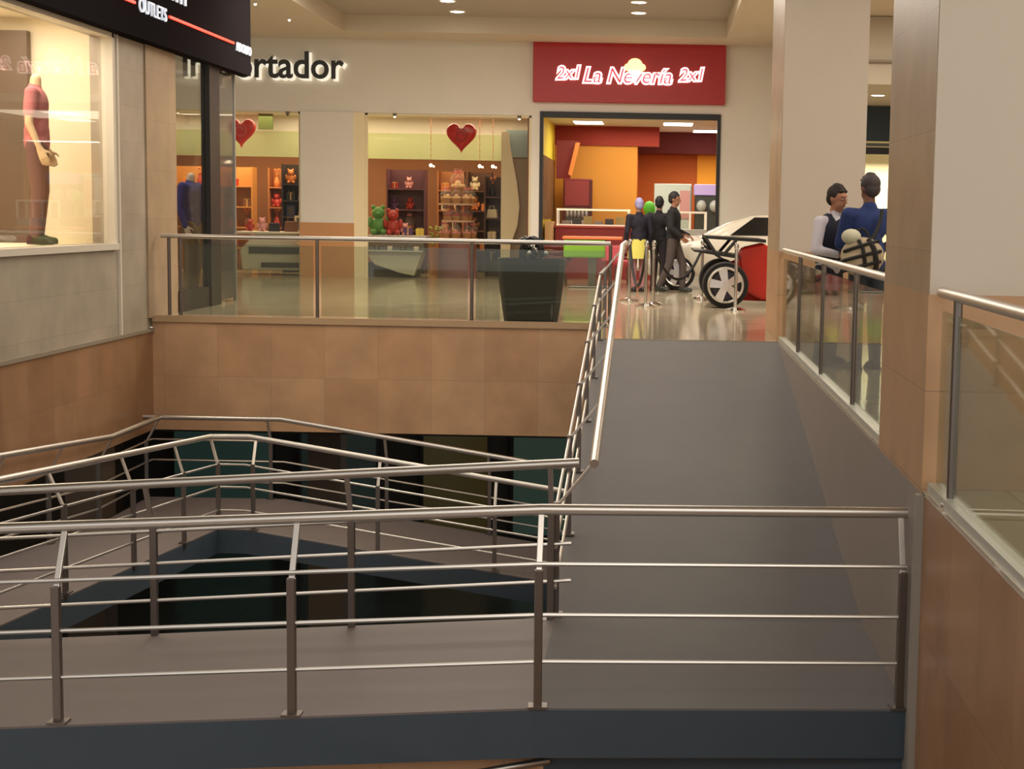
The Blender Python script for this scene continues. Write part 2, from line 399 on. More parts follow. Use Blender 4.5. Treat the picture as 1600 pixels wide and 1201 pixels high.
# ================================================================== RAILINGS
def at_path(path, t):
    """t = distance param in (segment index + fraction)"""
    i = min(int(t), len(path)-2); f = t-i
    return Vector(path[i]).lerp(Vector(path[i+1]), f)
def railing(label, base, inward, posts, group=None, lean=.15, h=1.0, rods=(.71, .46, .2), sub=None):
    base = [Vector(p) for p in base]; inv = [Vector(v) for v in inward]
    r = thing('metal_railing', label, 'railing', tuple(base[0]), group=group)
    top = [p + v*lean + Vector((0, 0, h)) for p, v in zip(base, inv)]
    ext0 = (top[0]-top[1]).normalized()*.05; ext1 = (top[-1]-top[-2]).normalized()*.05
    tt = [top[0]+ext0] + top[1:-1] + [top[-1]+ext1]
    MB().tube(tt, .030, 12).build('handrail', M['steel'], r, smooth=True)
    for z in rods:
        MB().tube([p + Vector((0, 0, z)) for p in base], .0115, 8).build('rail', M['steel'], r, smooth=True)
    for t in posts:
        p = at_path(base, t); i = min(int(t), len(base)-2); f = t-i
        v = inv[i].lerp(inv[i+1], f)
        d = (base[i+1]-base[i]); d.z = 0; d.normalize(); s_ = Vector((-d.y, d.x, 0))
        def bar(a, c, wd, dp):
            q = []
            for e in (a, c):
                q.append([e + d*wd + s_*dp, e - d*wd + s_*dp, e - d*wd - s_*dp, e + d*wd - s_*dp])
            return q
        q = bar(p - Vector((0, 0, .06)), p + Vector((0, 0, .73)), .022, .02)
        po = MB().hexa(q[0], q[1]).build('post', M['steel_dark'], r, bevel=.003)
        a = p + Vector((0, 0, .70)); c = p + v*lean + Vector((0, 0, h-.02))
        q = bar(a, c, .016, .012)
        MB().hexa(q[0], q[1]).build('bracket', M['steel'], po, bevel=.003)
        q = bar(p - Vector((0, 0, .004)), p + Vector((0, 0, .008)), .05, .045)
        MB().hexa(q[0], q[1]).build('base_plate', M['steel_dark'], po)
    return r
ny = (0, 1, 0); py = (0, -1, 0); ix = (1, 0, 0); inx = (-1, 0, 0)
def zw(x): return ZL + .057*(x+.60) if x < -.60 else ZL
railing('long brushed steel railing along the near edge of the walkway and ramp landing',
        [(-6.0, YN+.12, zw(-6.0)), (-.575, YN+.03, ZL), (1.355, YN+.12, ZL)], [ny, ny, ny],
        [(6-4.33)/5.425, (6-3.11)/5.425, (6-1.87)/5.425, 1.0, 1.99], rods=(.76, .49, .24), h=1.02)
railing('steel railing on the far edge of the walkway, behind the nearest railing',
        [(-4.7, YF-.03, zw(-4.7)-.05), (-.50, YF-.03, ZL)], [py, py],
        [0.02, (4.7-3.16)/4.2, (4.7-1.9)/4.2, (4.7-.63)/4.2], rods=(.70, .49, .25), h=1.03)
railing('steel railing climbing beside the grey ramp up to the upper floor',
        [(-.6, YF-.03, ZL), (-.6, 17.65, 0), (-.6, 19.6, 0)], [ix, ix, ix],
        [.01, .2, .39, .58, .78, .99, 1.9], lean=.24, h=1.02)
railing('dark steel railing along the foot of the brown left wall',
        [(-6.05, 10.1, zw(-6.05)-.05), (-6.05, 17.3, -2.15), (-6.05, 19.15, -2.15)], [ix, ix, ix], [.15, .4, .6, .8, 1.0, 1.9])
railing('bright steel railing on the inner side of the lower ramps, bending at their landing',
        [(-4.75, 10.2, zw(-4.75)-.12), (-4.75, 17.34, -2.15), (-4.45, 17.34, -2.15), (-.3, 17.34, -2.80)], [inx, (-.7, .7, 0), ny, ny], [.12, .36, .6, .82, 1.0, 2.02, 2.35, 2.66, 2.97])
railing('steel railing on the far side of the lower ramp, under the brown panel',
        [(-6.05, 19.17, -2.15), (-4.45, 19.17, -2.15), (-.3, 19.17, -2.80)], [py, py, py], [.9, 1.3, 1.6, 1.9])
lr = thing('lower_handrail', 'short length of steel handrail at the bottom edge of the view, under the walkway', 'railing', (-1.2, 8.0, -1.6))
MB().tube([(-2.4, 7.6, -1.70), (-.52, 8.3, -1.555)], .022, 10).build('handrail', M['steel'], lr, smooth=True)
MB().tube([(-.7, 8.24, -1.57), (-.7, 8.35, -1.9)], .012, 8).build('bracket', M['steel_dark'], lr, smooth=True)

def balustrade(label, path, posts, h=1.0, gm=None, rail=True, channel=True, post_r=.022, gap=.05):
    path = [Vector(p) for p in path]
    a, c = path; L = (c-a).length; d = (c-a).normalized(); s_ = Vector((-d.y, d.x, 0))
    r = thing('glass_balustrade', label, 'railing', tuple(a))
    MB().tube([a + Vector((0, 0, h)), c + Vector((0, 0, h))], .028, 12).build('handrail', M['steel'], r, smooth=True)
    ps = sorted(posts); edges = [0.0] + ps + [L]
    for t in ps:
        p = a + d*t
        po = MB().tube([p, p + Vector((0, 0, h-.02))], post_r, 12).build('post', M['steel_dark'], r, smooth=True)
        MB().tube([p + Vector((0, 0, .0)), p + Vector((0, 0, .015))], .05, 14).build('base_plate', M['steel'], po)
    for i in range(len(edges)-1):
        e0, e1 = edges[i]+gap, edges[i+1]-gap
        if e1-e0 < .1: continue
        def q(t, k, z): return a + d*t + s_*k + Vector((0, 0, z))
        MB().hexa([q(e0, -.005, .04), q(e1, -.005, .04), q(e1, .005, .04), q(e0, .005, .04)],
                  [q(e0, -.005, h-.09), q(e1, -.005, h-.09), q(e1, .005, h-.09), q(e0, .005, h-.09)]).build('glass_panel', gm or M['glass'], r)
    if channel:
        q = lambda t, k, z: a + d*t + s_*k + Vector((0, 0, z))
        MB().hexa([q(0, -.04, 0), q(L, -.04, 0), q(L, .04, 0), q(0, .04, 0)], [q(0, -.04, .045), q(L, -.04, .045), q(L, .04, .045), q(0, .04, .045)]).build('base_channel', C('pale_channel', (205, 205, 195), .4, metal=.5), r)
    return r
balustrade('glass balustrade with steel handrail along the far end of the atrium, above the brown panel',
           [(XW+.08, YE+.1, 0), (-.55, YE+.1, 0)], [.1, .24, 1.93, 3.84, 5.55], channel=False)
balustrade('long glass balustrade above the grey ramp wall, between the two pillars',
           [(XE+.05, 9.6, 0), (XE+.05, 17.75, 0)], [1.7, 3.9, 6.1], gm=M['glass_side'])
balustrade('glass balustrade with steel handrail in front of the near pillar',
           [(XE+.05, 3.4, 0), (XE+.05, 7.93, 0)], [.3, 2.1, 4.1], gm=M['glass_side'])

# ================================================================== SIGNS
# black shop sign on the left wall
sg = thing('shop_sign', 'black shop sign box with white letters and a glowing red line above the display window', 'sign', (-6.09, 17, 3.29))
MB().box(XW, -6.0, 9, 23.9, 3.29, 4.75).build('sign_box', M['sign_black'], sg)
text_mb('OUTLETS', (18.75, 19.78, 3.585, 3.745), 'x', .02, base=-5.985).build('lettering', C('sign_white', (235, 238, 245), .5, emit=(225, 235, 250), estr=.45), sg)
text_mb('ADOLFO', (23.02, 23.86, 3.575, 3.70), 'x', .02, base=-5.985).build('lettering', C('sign_white', (235, 238, 245), .5, emit=(225, 235, 250), estr=.45), sg)
text_mb('AMIII', (19.1, 20.6, 3.88, 4.42), 'x', .02, base=-5.985).build('lettering', C('sign_white', (235, 238, 245), .5, emit=(225, 235, 250), estr=.45), sg)
MB().box(-6.0, -5.975, 15.0, 18.6, 3.65, 3.68).box(-6.0, -5.975, 19.9, 22.9, 3.65, 3.68).build('light_line', M['red_lit'], sg)
# Importador
im = thing('wall_lettering', 'large dark letters with white glow on the pale wall above the gift shop', 'sign', (-8, YB-.06, 3.4))
def PX(x, s=2500/32.5): return (x-1025)/s
r_ = (PX(288)+.1, PX(541), 3.80, 4.48)
text_mb('Importador', r_, 'y', .03, offset=.012, base=YB-.09).build('lettering', M['letter_dark'], im)
text_mb('Importador', (r_[0]+.03, r_[1]+.045, r_[2]-.035, r_[3]-.03), 'y', .02, offset=.02, base=YB-.045).build('lettering_glow', C('glow_white', (250, 246, 230), .5, emit=(250, 244, 226), estr=.55), im)
# La Neveria
nv = thing('shop_sign', 'red sign box with glowing white lettering over the ice cream shop', 'sign', (-.55, YB-.1, 3.58))
MB().box(PX(833), PX(1128), YB-.18, YB, 3.58, 4.75).build('sign_box', M['red_panel'], nv, bevel=.01)
yb = YB-.20
def lit(body, x0, x1, z0, z1, rot=0, sh=.25):
    rr = (PX(x0), PX(x1), z0, z1)
    text_mb(body, rr, 'y', .02, offset=.03, base=yb, shear=sh, rotate=rot).build('lettering_glow', M['white_lit'], nv)
    text_mb(body, rr, 'y', .02, offset=-.004, base=yb-.022, shear=sh, rotate=rot).build('lettering', M['pink_lit'], nv)
lit('2x1', 869, 905, 4.04, 4.28, -.05)
lit('La Nevería', 911, 1045, 3.97, 4.26, 0)
lit('2x1', 1057, 1094, 4.04, 4.28, -.05)
MB().ball((PX(989), yb-.03, 4.33), .15, .13, .04, 16).ball((PX(980), yb-.03, 4.28), .10, .08, .04).ball((PX(998), yb-.03, 4.28), .10, .08, .04).build('ice_cream_scoop', M['yellow_lit'], nv, smooth=True)
MB().prism([(PX(989)-.12, 4.22), (PX(989)+.12, 4.22), (PX(989), 3.93)], 'y', yb-.03, yb-.06).build('cone', M['white_lit'], nv)

# ================================================================== LEFT SHOP
pn = MB().box(-7.55, -7.12, 18.30, 18.42, .93, 3.30).build('decor_screen', C('brown_panel', (104, 88, 72), .5)); tag(pn, 'tall brown panel standing behind the mannequin in the left display window', 'panel')
area('display_window_lamp', (-6.9, 15.5, 3.42), 1.0, 5.0, 130, (1, .90, .80))
area('vitrine_fill', (-7.0, 22.6, 3.25), .8, 1.6, 28, (1, .92, .82))  # added fill to brighten the blue-jacket mannequin, no fixture there
# glass vitrine by the entrance
vt = thing('shop_entrance_glazing', 'glazed shop front with thick dark post at the end of the left wall', 'shop window', (XW, 22, 0))
MB().box(XW-.06, XW+.06, 22.12, 22.62, .0, 3.3).build('post', M['dark_frame'], vt)
MB().box(XW-.08, XW+.04, 20.7, 22.2, .0, .27).build('plinth', M['dark_frame'], vt)
MB().box(XW-.02, XW-.005, 20.72, 22.12, .27, 3.3).build('glass_panel', M['glass_shop'], vt)
MB().box(XW-.02, XW-.005, 22.6, 23.65, .05, 3.3).build('glass_panel', glass_mat('smoked_glass', (190, 176, 168), 1.35, .04, .10), vt)
MB().box(XW-.03, XW+.01, 23.6, 23.66, 0, 3.3).build('edge_profile', C('grey_profile3', (150, 148, 144), .4, metal=.6), vt)
MB().box(-8.2, XW, 23.62, 23.63, .05, 3.3).build('glass_panel', M['glass_shop'], vt)
tag(MB().box(-7.6, XW-.10, 20.8, 23.4, 0, .14).build('display_plinth', M['white_trim']), 'low white plinth under the mannequin in the blue jacket', 'plinth')

# ================================================================== FAR SHOPS
# --- gift shop interior shell
IC = C('gift_shop_wall', (150, 100, 66), .8)
b = MB(); b.box(-11.6, -2.5, 37.5, 37.7, 0, 3.4); b.box(-11.7, -11.5, YB+.2, 37.6, 0, 3.4); b.box(-2.62, -2.5, YB+.2, 37.6, 0, 3.4)
struct(b, 'wall_gift_shop', IC)
struct(MB().box(-11.6, -2.5, YB+.2, 37.6, 3.3, 3.4), 'ceiling_gift_shop', C('gift_ceiling', (236, 226, 200), .8))
struct(MB().box(-11.6, -2.62, 33.7, 33.85, 2.44, 2.97), 'trim_8', C('pale_green_band', (206, 206, 150), .7))
struct(MB().box(-11.6, -2.62, 33.71, 33.85, 2.97, 3.32), 'trim_9', C('cream_band', (240, 228, 206), .7))
area('gift_shop_lamp', (-5.0, 35.3, 3.2), 4.0, 1.5, 90, (1, .80, .52))
area('gift_shop_lamp', (-9.0, 35.0, 3.2), 3.6, 1.5, 150, (1, .76, .46))
area('gift_shop_window_lamp', (-5.0, 33.1, 3.25), 5.0, .4, 30, (1, .88, .66))
area('gift_shop_window_lamp', (-9.0, 33.1, 3.25), 4.0, .4, 22, (1, .88, .66))
for i, (x0, x1) in enumerate(((-8.9, -7.17), (-5.88, -2.53))):
    f = struct(MB().box(x0, x0+.05, YB+.05, YB+.1, 0, 3.31).box(x1-.05, x1, YB+.05, YB+.1, 0, 3.31).box(x0, x1, YB+.05, YB+.1, 3.27, 3.31), 'window_%d' % (9+i), C('shop_frame', (224, 210, 176), .5))
    struct(MB().box(x0+.05, x1-.05, YB+.07, YB+.08, 0.02, 3.27), 'pane', M['glass_shop'], f)
# hearts
def heart(cx, cy, cz, w_, label, m, spiral=False):
    h = thing('heart_decoration', label, 'decoration', (cx, cy, cz))
    pts = []
    for i in range(40):
        t = 2*PI*i/40; pts.append((16*math.sin(t)**3/16, (13*math.cos(t)-5*math.cos(2*t)-2*math.cos(3*t)-math.cos(4*t))/16))
    mb = MB(); rings = []
    for (k, d) in ((.75, -.09), (.93, -.06), (1.0, 0), (.93, .06), (.75, .09)):
        rings.append([mb.b.verts.new((cx + p[0]*w_/2*k, cy + d, cz + p[1]*w_/2*1.08*k)) for p in pts])
    for a, c in zip(rings, rings[1:]):
        for j in range(40): mb.b.faces.new((a[j], a[(j+1) % 40], c[(j+1) % 40], c[j]))
    mb.b.faces.new(rings[0]); mb.b.faces.new(rings[-1][::-1])
    mb.build('heart', m, h, smooth=True)
    MB().tube([(cx, cy, cz+w_*.4), (cx, cy, 3.28)], .004, 5).build('string', M['white_trim'], h)
    swirl = [(cx + w_*.10*math.cos(a)*(1+a*.16), cy-.10, cz + w_*.10*math.sin(a)*(1+a*.16)) for a in [k*.4 for k in range(22)]]
    MB().tube(swirl, .008, 5).build('swirl', C('pink_swirl', (236, 140, 110), .5) if spiral else C('dark_red_swirl', (120, 20, 20), .5), h)
RED = C('foil_red', (190, 30, 26), .3)
heart(PX(719), 32.85, 2.90, .62, 'red heart hanging in the middle of the gift shop window', RED)
heart(PX(375), 32.85, 2.92, .60, 'bright red heart with pink swirls hanging by the glass post', C('bright_red', (224, 50, 36), .3), True)
gp = MB().box(PX(393), PX(416), 33.3, 33.34, 2.98, 3.3).build('green_sign', C('olive_green', (104, 116, 50), .6)); tag(gp, 'olive green board beside the bright red heart', 'sign')
# wavy panel right side
wv = [(-3.18, .05), (-3.18, 3.0), (-3.04, 3.0), (-2.98, 2.6), (-2.86, 2.0), (-2.80, 1.5), (-2.84, 1.1), (-2.98, .7), (-3.0, .05)]
tag(MB().prism(wv, 'y', 33.0, 33.06).build('wavy_panel', C('wavy_cream', (214, 192, 158), .6)), 'cream wavy-edged panel at the right of the gift shop window', 'panel')
tag(MB().box(-3.08, -2.63, 33.2, 33.25, .0, 2.5).build('decor_screen', C('taupe_panel', (142, 118, 94), .7)), 'taupe panel behind the wavy cream panel', 'panel')
tag(MB().box(-3.1, -2.63, 33.1, 33.15, 2.5, 3.05).build('decor_screen', C('blue_grey_panel', (140, 152, 148), .7)), 'blue-grey board above the taupe panel in the gift shop', 'panel')

# shelving with goods
GOODS = {}
def good(kind, cname, col):
    """prototype built at origin, base at z=0"""
    key = (kind, cname)
    m = C('goods_' + cname, col, .5)
    if kind == 'box':
        r = thing('gift_box', None, 'gift box'); MB().box(-.09, .09, -.07, .07, 0, .14).build('box_body', m, r, local=True, bevel=.006)
        MB().box(-.095, .095, -.075, .075, .12, .155).build('lid', m, r, local=True, bevel=.004)
        MB().box(-.012, .012, -.078, .078, 0, .158).tube([(0, 0, .155), (-.05, 0, .19), (-.06, 0, .16), (0, 0, .155)], .007, 5).tube([(0, 0, .155), (.05, 0, .19), (.06, 0, .16), (0, 0, .155)], .007, 5).build('ribbon', C('ribbon_gold', (210, 170, 100), .4), r, local=True)
    elif kind == 'plush':
        r = thing('plush_toy', None, 'toy'); MB().ball((0, 0, .10), .085, .10, .075).build('torso', m, r, local=True, smooth=True)
        MB().ball((0, -.01, .24), .07, .065).ball((-.05, 0, .30), .025).ball((.05, 0, .30), .025).ball((0, -.07, .23), .028, .02).build('head', m, r, local=True, smooth=True)
        MB().ball((-.09, -.02, .14), .03, .06).ball((.09, -.02, .14), .03, .06).build('arm', m, r, local=True, smooth=True)
        MB().ball((-.05, -.07, .035), .035, .035, .06).ball((.05, -.07, .035), .035, .035, .06).build('leg', m, r, local=True, smooth=True)
    elif kind == 'vase':
        r = thing('vase', None, 'vase'); MB().lathe([(.04, 0), (.07, .05), (.075, .12), (.04, .2), (.03, .23), (.045, .26)]).build('vase_body', m, r, local=True, smooth=True)
        MB().tube([(0, 0, .25), (.02, 0, .34), (.05, .01, .38)], .006, 5).tube([(0, 0, .25), (-.03, 0, .36)], .006, 5).ball((.05, .01, .39), .03).ball((-.03, 0, .38), .03).build('flowers', C('flower_orange', (220, 130, 60), .6), r, local=True, smooth=True)
    elif kind == 'basket':
        r = thing('gift_basket', None, 'gift basket'); MB().lathe([(.11, 0), (.15, .12), (.155, .13), (.14, .12), (.10, .02)], n=18).build('basket', C('wicker', (176, 128, 80), .7), r, local=True, smooth=True)
        mb = MB()
        for k in range(7):
            a = k*2*PI/7; mb.ball((.09*math.cos(a), .09*math.sin(a), .15), .045)
        mb.ball((0, 0, .2), .06).build('contents', m, r, local=True, smooth=True)
        MB().lathe([(.15, .13), (.17, .22), (.12, .33), (.03, .40), (.08, .47)], n=16).build('cellophane', glass_mat('cello', (255, 236, 220), 1.35, .15, .10) if 'cello' not in bpy.data.materials else bpy.data.materials['cello'], r, local=True, smooth=True)
        MB().ball((-.04, -.03, .41), .035, .025, .02).ball((.04, -.03, .41), .035, .025, .02).ball((0, -.03, .41), .015).build('bow', C('bow_pink', (226, 120, 130), .4), r, local=True, smooth=True)
    elif kind == 'bag':
        r = thing('handbag', None, 'bag'); MB().prism([(-.12, 0), (.12, 0), (.10, .18), (-.10, .18)], 'y', -.05, .05).build('bag_body', m, r, local=True, bevel=.01)
        MB().tube([(-.06, -.04, .17), (-.05, -.04, .25), (.05, -.04, .25), (.06, -.04, .17)], .008, 6).build('handle', m, r, local=True)
    elif kind == 'frame':
        r = thing('picture_frame', None, 'frame'); MB().box(-.09, .09, -.015, .015, 0, .24).build('frame_border', m, r, local=True)
        MB().box(-.06, .06, -.018, -.012, .03, .21).build('picture', C('frame_photo', (90, 84, 76), .6), r, local=True)
    for ch in r.children: ROOT[ch.name] = Vector((0, 0, 0))
    return r
PAL = {'red': (176, 52, 44), 'orange': (206, 122, 60), 'pink': (214, 150, 150), 'cream': (232, 214, 176), 'green': (84, 140, 60), 'purple': (96, 60, 110),
       'black': (34, 30, 34), 'brown': (120, 74, 44), 'blue': (58, 66, 120), 'yellow': (226, 200, 70), 'white': (236, 230, 220)}
def put(kind, cname, loc, label, group, rz=0, sc=1.0):
    key = (kind, cname)
    if key not in GOODS:
        GOODS[key] = good(kind, cname, PAL[cname]); o = GOODS[key]; o.location = loc; o.rotation_euler = (0, 0, rz); o['label'] = label; o['group'] = group
    else:
        o = dup(GOODS[key], loc, rz, label, group)
    o.scale = (sc, sc, sc)
    return o
def shelf_unit(x0, x1, y, zs, label, m, back=True, depth=.4):
    r = thing('shelf_unit', label, 'shelf', ((x0+x1)/2, y, 0)); H = zs[-1]+.42
    for x in (x0, x1-.03): MB().box(x, x+.03, y, y+depth, 0, H).build('side_panel', m, r)
    for z in zs: MB().box(x0+.03, x1-.03, y, y+depth, z-.03, z).build('shelf', m, r)
    if back: MB().box(x0, x1, y+depth, y+depth+.02, 0, H).build('back_panel', m, r)
    return r
KW = {'box': 'ribboned gift box', 'plush': 'plush toy', 'vase': 'vase with flowers', 'basket': 'wrapped gift basket', 'bag': 'handbag', 'frame': 'picture frame'}
def stock(x0, x1, y, zs, kinds, cols, shelfname, dx=.24, sc=1.0):
    names = ['first', 'second', 'third', 'fourth', 'fifth']
    for z in zs:
        i = ROWS.setdefault(shelfname, 0); ROWS[shelfname] += 1
        x = x0+.16; used = set()
        while x < x1-.14:
            for _ in range(30):
                k = random.choice(kinds); c = random.choice(cols)
                if (k, c) not in used: break
            used.add((k, c))
            put(k, c, (x, y+.17, z), '%s %s, %s row up of the %s' % (c, KW[k], names[i], shelfname), 'goods on the %s' % shelfname, random.uniform(-.3, .3), sc)
            x += dx + random.uniform(0, .05)
ROWS = {}
WOOD = C('warm_wood', (172, 108, 60), .5); DWOOD = C('dark_shelf', (54, 44, 44), .5); PURP = C('plum_shelf', (104, 64, 76), .5)
zs = [.5, .95, 1.4, 1.85]
shelf_unit(-8.75, -7.9, 36.3, zs, 'orange-brown wooden shelf unit at the left of the first shop window', WOOD)
stock(-8.75, -7.9, 36.3, zs, ['vase', 'box', 'plush'], ['orange', 'red', 'cream', 'brown'], 'orange-brown rack')
shelf_unit(-8.05, -7.1, 34.6, [.85, 1.2, 1.55, 1.9], 'dark shelf unit packed with black bags and frames', DWOOD)
stock(-8.05, -7.1, 34.6, [.85, 1.2, 1.55], ['bag', 'frame', 'bag', 'box'], ['black', 'black', 'cream', 'blue', 'white'], 'dark rack')
stock(-8.05, -7.1, 34.6, [1.9], ['vase', 'plush'], ['orange', 'green', 'red'], 'dark shelf unit')
shelf_unit(-5.9, -5.05, 35.2, zs, 'plum-coloured shelf unit at the left of the middle shop window', PURP)
stock(-5.9, -5.05, 35.2, zs, ['plush', 'basket', 'box'], ['pink', 'purple', 'red', 'cream'], 'plum rack', .3, .8)
shelf_unit(-4.95, -4.35, 36.4, zs, 'narrow wooden shelf unit along the back wall of the gift shop', WOOD)
stock(-4.95, -4.35, 36.4, zs, ['vase', 'box', 'frame'], ['cream', 'orange', 'brown'], 'narrow wooden rack')
shelf_unit(-3.65, -3.2, 34.2, [.35, .8, 1.25, 1.7], 'dark brown tall shelf unit beside the wavy cream panel', C('brown_shelf', (84, 52, 40), .5))
stock(-3.65, -3.2, 34.2, [.35, .8, 1.25, 1.7], ['bag', 'box', 'vase'], ['brown', 'black', 'cream'], 'tall brown rack')
for (x0, x1, y) in ((-10.9, -9.9, 35.5), (-9.85, -8.9, 35.5)):
    shelf_unit(x0, x1, y, zs, ['amber wooden shelf unit behind the blue-jacket mannequin', 'amber wooden shelf unit seen past the dark post'][x0 > -10], C('amber_wood', (190, 130, 66), .5))
    stock(x0, x1, y, zs, ['box', 'vase'], ['orange', 'brown', 'red'], ['amber rack behind the mannequin', 'amber rack past the dark post'][x0 > -10], .3)
shelf_unit(-4.3, -3.75, 36.6, zs, 'walnut shelf unit on the back wall behind the tiered stand', C('walnut', (96, 60, 42), .5))
stock(-4.3, -3.75, 36.6, zs, ['bag', 'box', 'vase', 'plush'], ['brown', 'cream', 'orange', 'pink'], 'walnut rack', .22)
# display counters in the windows
WC = C('white_counter', (214, 208, 188), .4); GC = C('grey_green_counter', (150, 150, 130), .5)
ct = thing('display_counter', 'pale display counter under the first shop window, rounded ends and dark slot', 'counter', (-7.85, 33.4, 0))
MB().prism([(-8.5, .10), (-7.25, .10), (-7.25, .62), (-7.6, .84), (-8.25, .84), (-8.55, .5)], 'y', 33.0, 33.9).build('body', WC, ct, bevel=.04)
MB().box(-8.35, -7.30, 32.97, 33.02, .44, .58).box(-8.1, -7.3, 32.97, 33.02, .16, .26).build('slot', C('slot_dark', (64, 62, 52), .5), ct)
MB().box(-8.6, -7.2, 32.95, 33.95, .84, .89).build('counter_top', M['white_trim'], ct, bevel=.01)
ct2 = thing('display_counter', 'white slant-fronted display counter under green and red toys', 'counter', (-5.3, 33.2, 0))
MB().prism([(-5.95, .52), (-4.78, .52), (-4.95, .04), (-5.25, .1), (-5.75, .26)], 'y', 32.9, 33.5).build('front_panel', WC, ct2, bevel=.01)
MB().box(-5.95, -4.75, 32.95, 33.6, .52, .80).build('cabinet', C('taupe_cabinet', (110, 100, 90), .5), ct2)
MB().box(-5.98, -4.7, 32.9, 33.65, .80, .86).build('counter_top', C('lilac_top', (196, 180, 172), .4), ct2, bevel=.01)
MB().box(-5.95, -4.9, 33.1, 33.5, 0, .3).build('base', C('counter_dark', (70, 66, 56), .6), ct2)
for i in range(4):
    put('box', 'white' if i % 2 else 'black', (-5.7+i*.27, 32.86, .56), ['black small box at the left end', 'white small box left of the middle', 'black small box right of the middle', 'white small box at the right end'][i] + ' of the slanted counter ledge', 'small boxes on the slanted counter', 0, .5)
tag(MB().box(-5.95, -4.75, 32.76, 32.96, .53, .56).build('ledge', WC), 'thin ledge on the front of the slanted counter', 'shelf')
spots = [('plush', 'green', -5.72, 1.9), ('plush', 'red', -5.42, 1.7), ('box', 'purple', -5.15, 1.0), ('box', 'yellow', -4.9, .9), ('vase', 'green', -5.85, 1.2), ('plush', 'pink', -5.2, .8)]
for k, c, x, s_ in spots:
    put(k, c, (x, 33.15 if k == 'plush' and c != 'pink' else 33.4, .86), '%s %s on the slanted white counter' % (c, KW[k]), 'toys on the slanted counter', .2, s_)
spots = [('bag', 'black', -7.9, 1.0), ('bag', 'brown', -7.55, 1.2), ('plush', 'pink', -8.15, .9), ('frame', 'cream', -7.35, 1.4), ('plush', 'red', -8.4, .8)]
for k, c, x, s_ in spots:
    put(k, c, (x, 33.3, .89), '%s %s on the pale counter in the first shop window' % (c, KW[k]), 'goods on the pale counter', .1, s_)
# gift tower
tw = thing('tiered_stand', 'round tiered stand with pink skirt piled with gift baskets', 'display stand', (-4.12, 33.5, 0))
MB().lathe([(.42, 0), (.40, .3), (.38, .74), (.40, .78)], (-4.12, 33.5, 0), 24).build('skirt', C('mauve_cloth', (150, 104, 104), .8, bump=.3, noise=.2, nscale=12), tw, smooth=True)
MB().lathe([(.44, .78), (.44, .82)], (-4.12, 33.5, 0), 24).build('tier', C('tier_cream', (200, 160, 130), .5), tw)
MB().lathe([(.34, 1.15), (.34, 1.19)], (-4.12, 33.5, 0), 24).build('tier', C('tier_cream', (200, 160, 130), .5), tw)
MB().lathe([(.40, 1.50), (.40, 1.54)], (-4.12, 33.5, 0), 24).build('tier', C('tier_cream', (200, 160, 130), .5), tw)
MB().lathe([(.04, .8), (.04, 1.52)], (-4.12, 33.5, 0), 12).build('pole', M['steel_dark'], tw)
for lv, (z, rr, col, sc) in enumerate(((.82, .29, 'pink', .72), (1.19, .21, 'red', .66), (1.54, .26, 'cream', .74))):
    for a, pn_ in ((PI, 'left end'), (-PI*.75, 'front left'), (-PI/2, 'front middle'), (-PI/4, 'front right'), (0, 'right end')):
        put('basket', col, (-4.12+rr*math.cos(a), 33.5+rr*math.sin(a), z), '%s gift basket, %s of the %s tier of the round stand' % (col, pn_, ['lowest', 'middle', 'top'][lv]), 'gift baskets on the round stand', a, sc)
put('basket', 'cream', (-4.12, 33.5, 1.72), 'topmost gift basket of the round stand', 'top basket', 0, 1.15)
# plants / tall items
for (x, y, h, l) in ((-4.66, 34.1, 1.25, 'small potted plant left of the tiered stand'),):
    p = thing('potted_plant', l, 'plant', (x, y, .0))
    MB().lathe([(.10, 0), (.14, .55), (.15, .6)], (x, y, 0)).build('pot', C('pot_orange', (190, 120, 60), .6), p, smooth=True)
    mb = MB()
    for k in range(26):
        a = random.uniform(0, 2*PI); t = random.uniform(.5, 1)
        c = Vector((x+.14*t*math.cos(a), y+.14*t*math.sin(a), .65+random.uniform(0, .45)))
        mb.ball(c, .06, .02, .03, 6, (random.uniform(-.8, .8), random.uniform(-.8, .8), a))
    mb.build('foliage', C('leaf_yellowgreen', (140, 150, 50), .6), p)
for i, x in enumerate((-4.62, -3.62, -3.35)):
    s = thing('string_light', 'vertical string of small lights, %s in the gift shop window' % ['over the slanted counter', 'right of the tiered stand', 'beside the wavy panel'][i], 'light', (x, 33.0, 3.2))
    MB().tube([(x, 33.0, 3.28), (x, 33.0, 2.3)], .004, 5).build('cord', C('orange_cord', (214, 130, 80), .5), s)
    mb = MB(); mb.ball((x, 33.0, 2.3), .035); mb.ball((x+.06, 33.0, 2.28), .02); mb.build('bulb', M['led'], s)
    mb = MB()
    for k in range(6): mb.ball((x, 33.0, 2.5+k*.12), .014, seg=6)
    mb.build('bead', C('orange_bead', (226, 140, 90), .4), s)

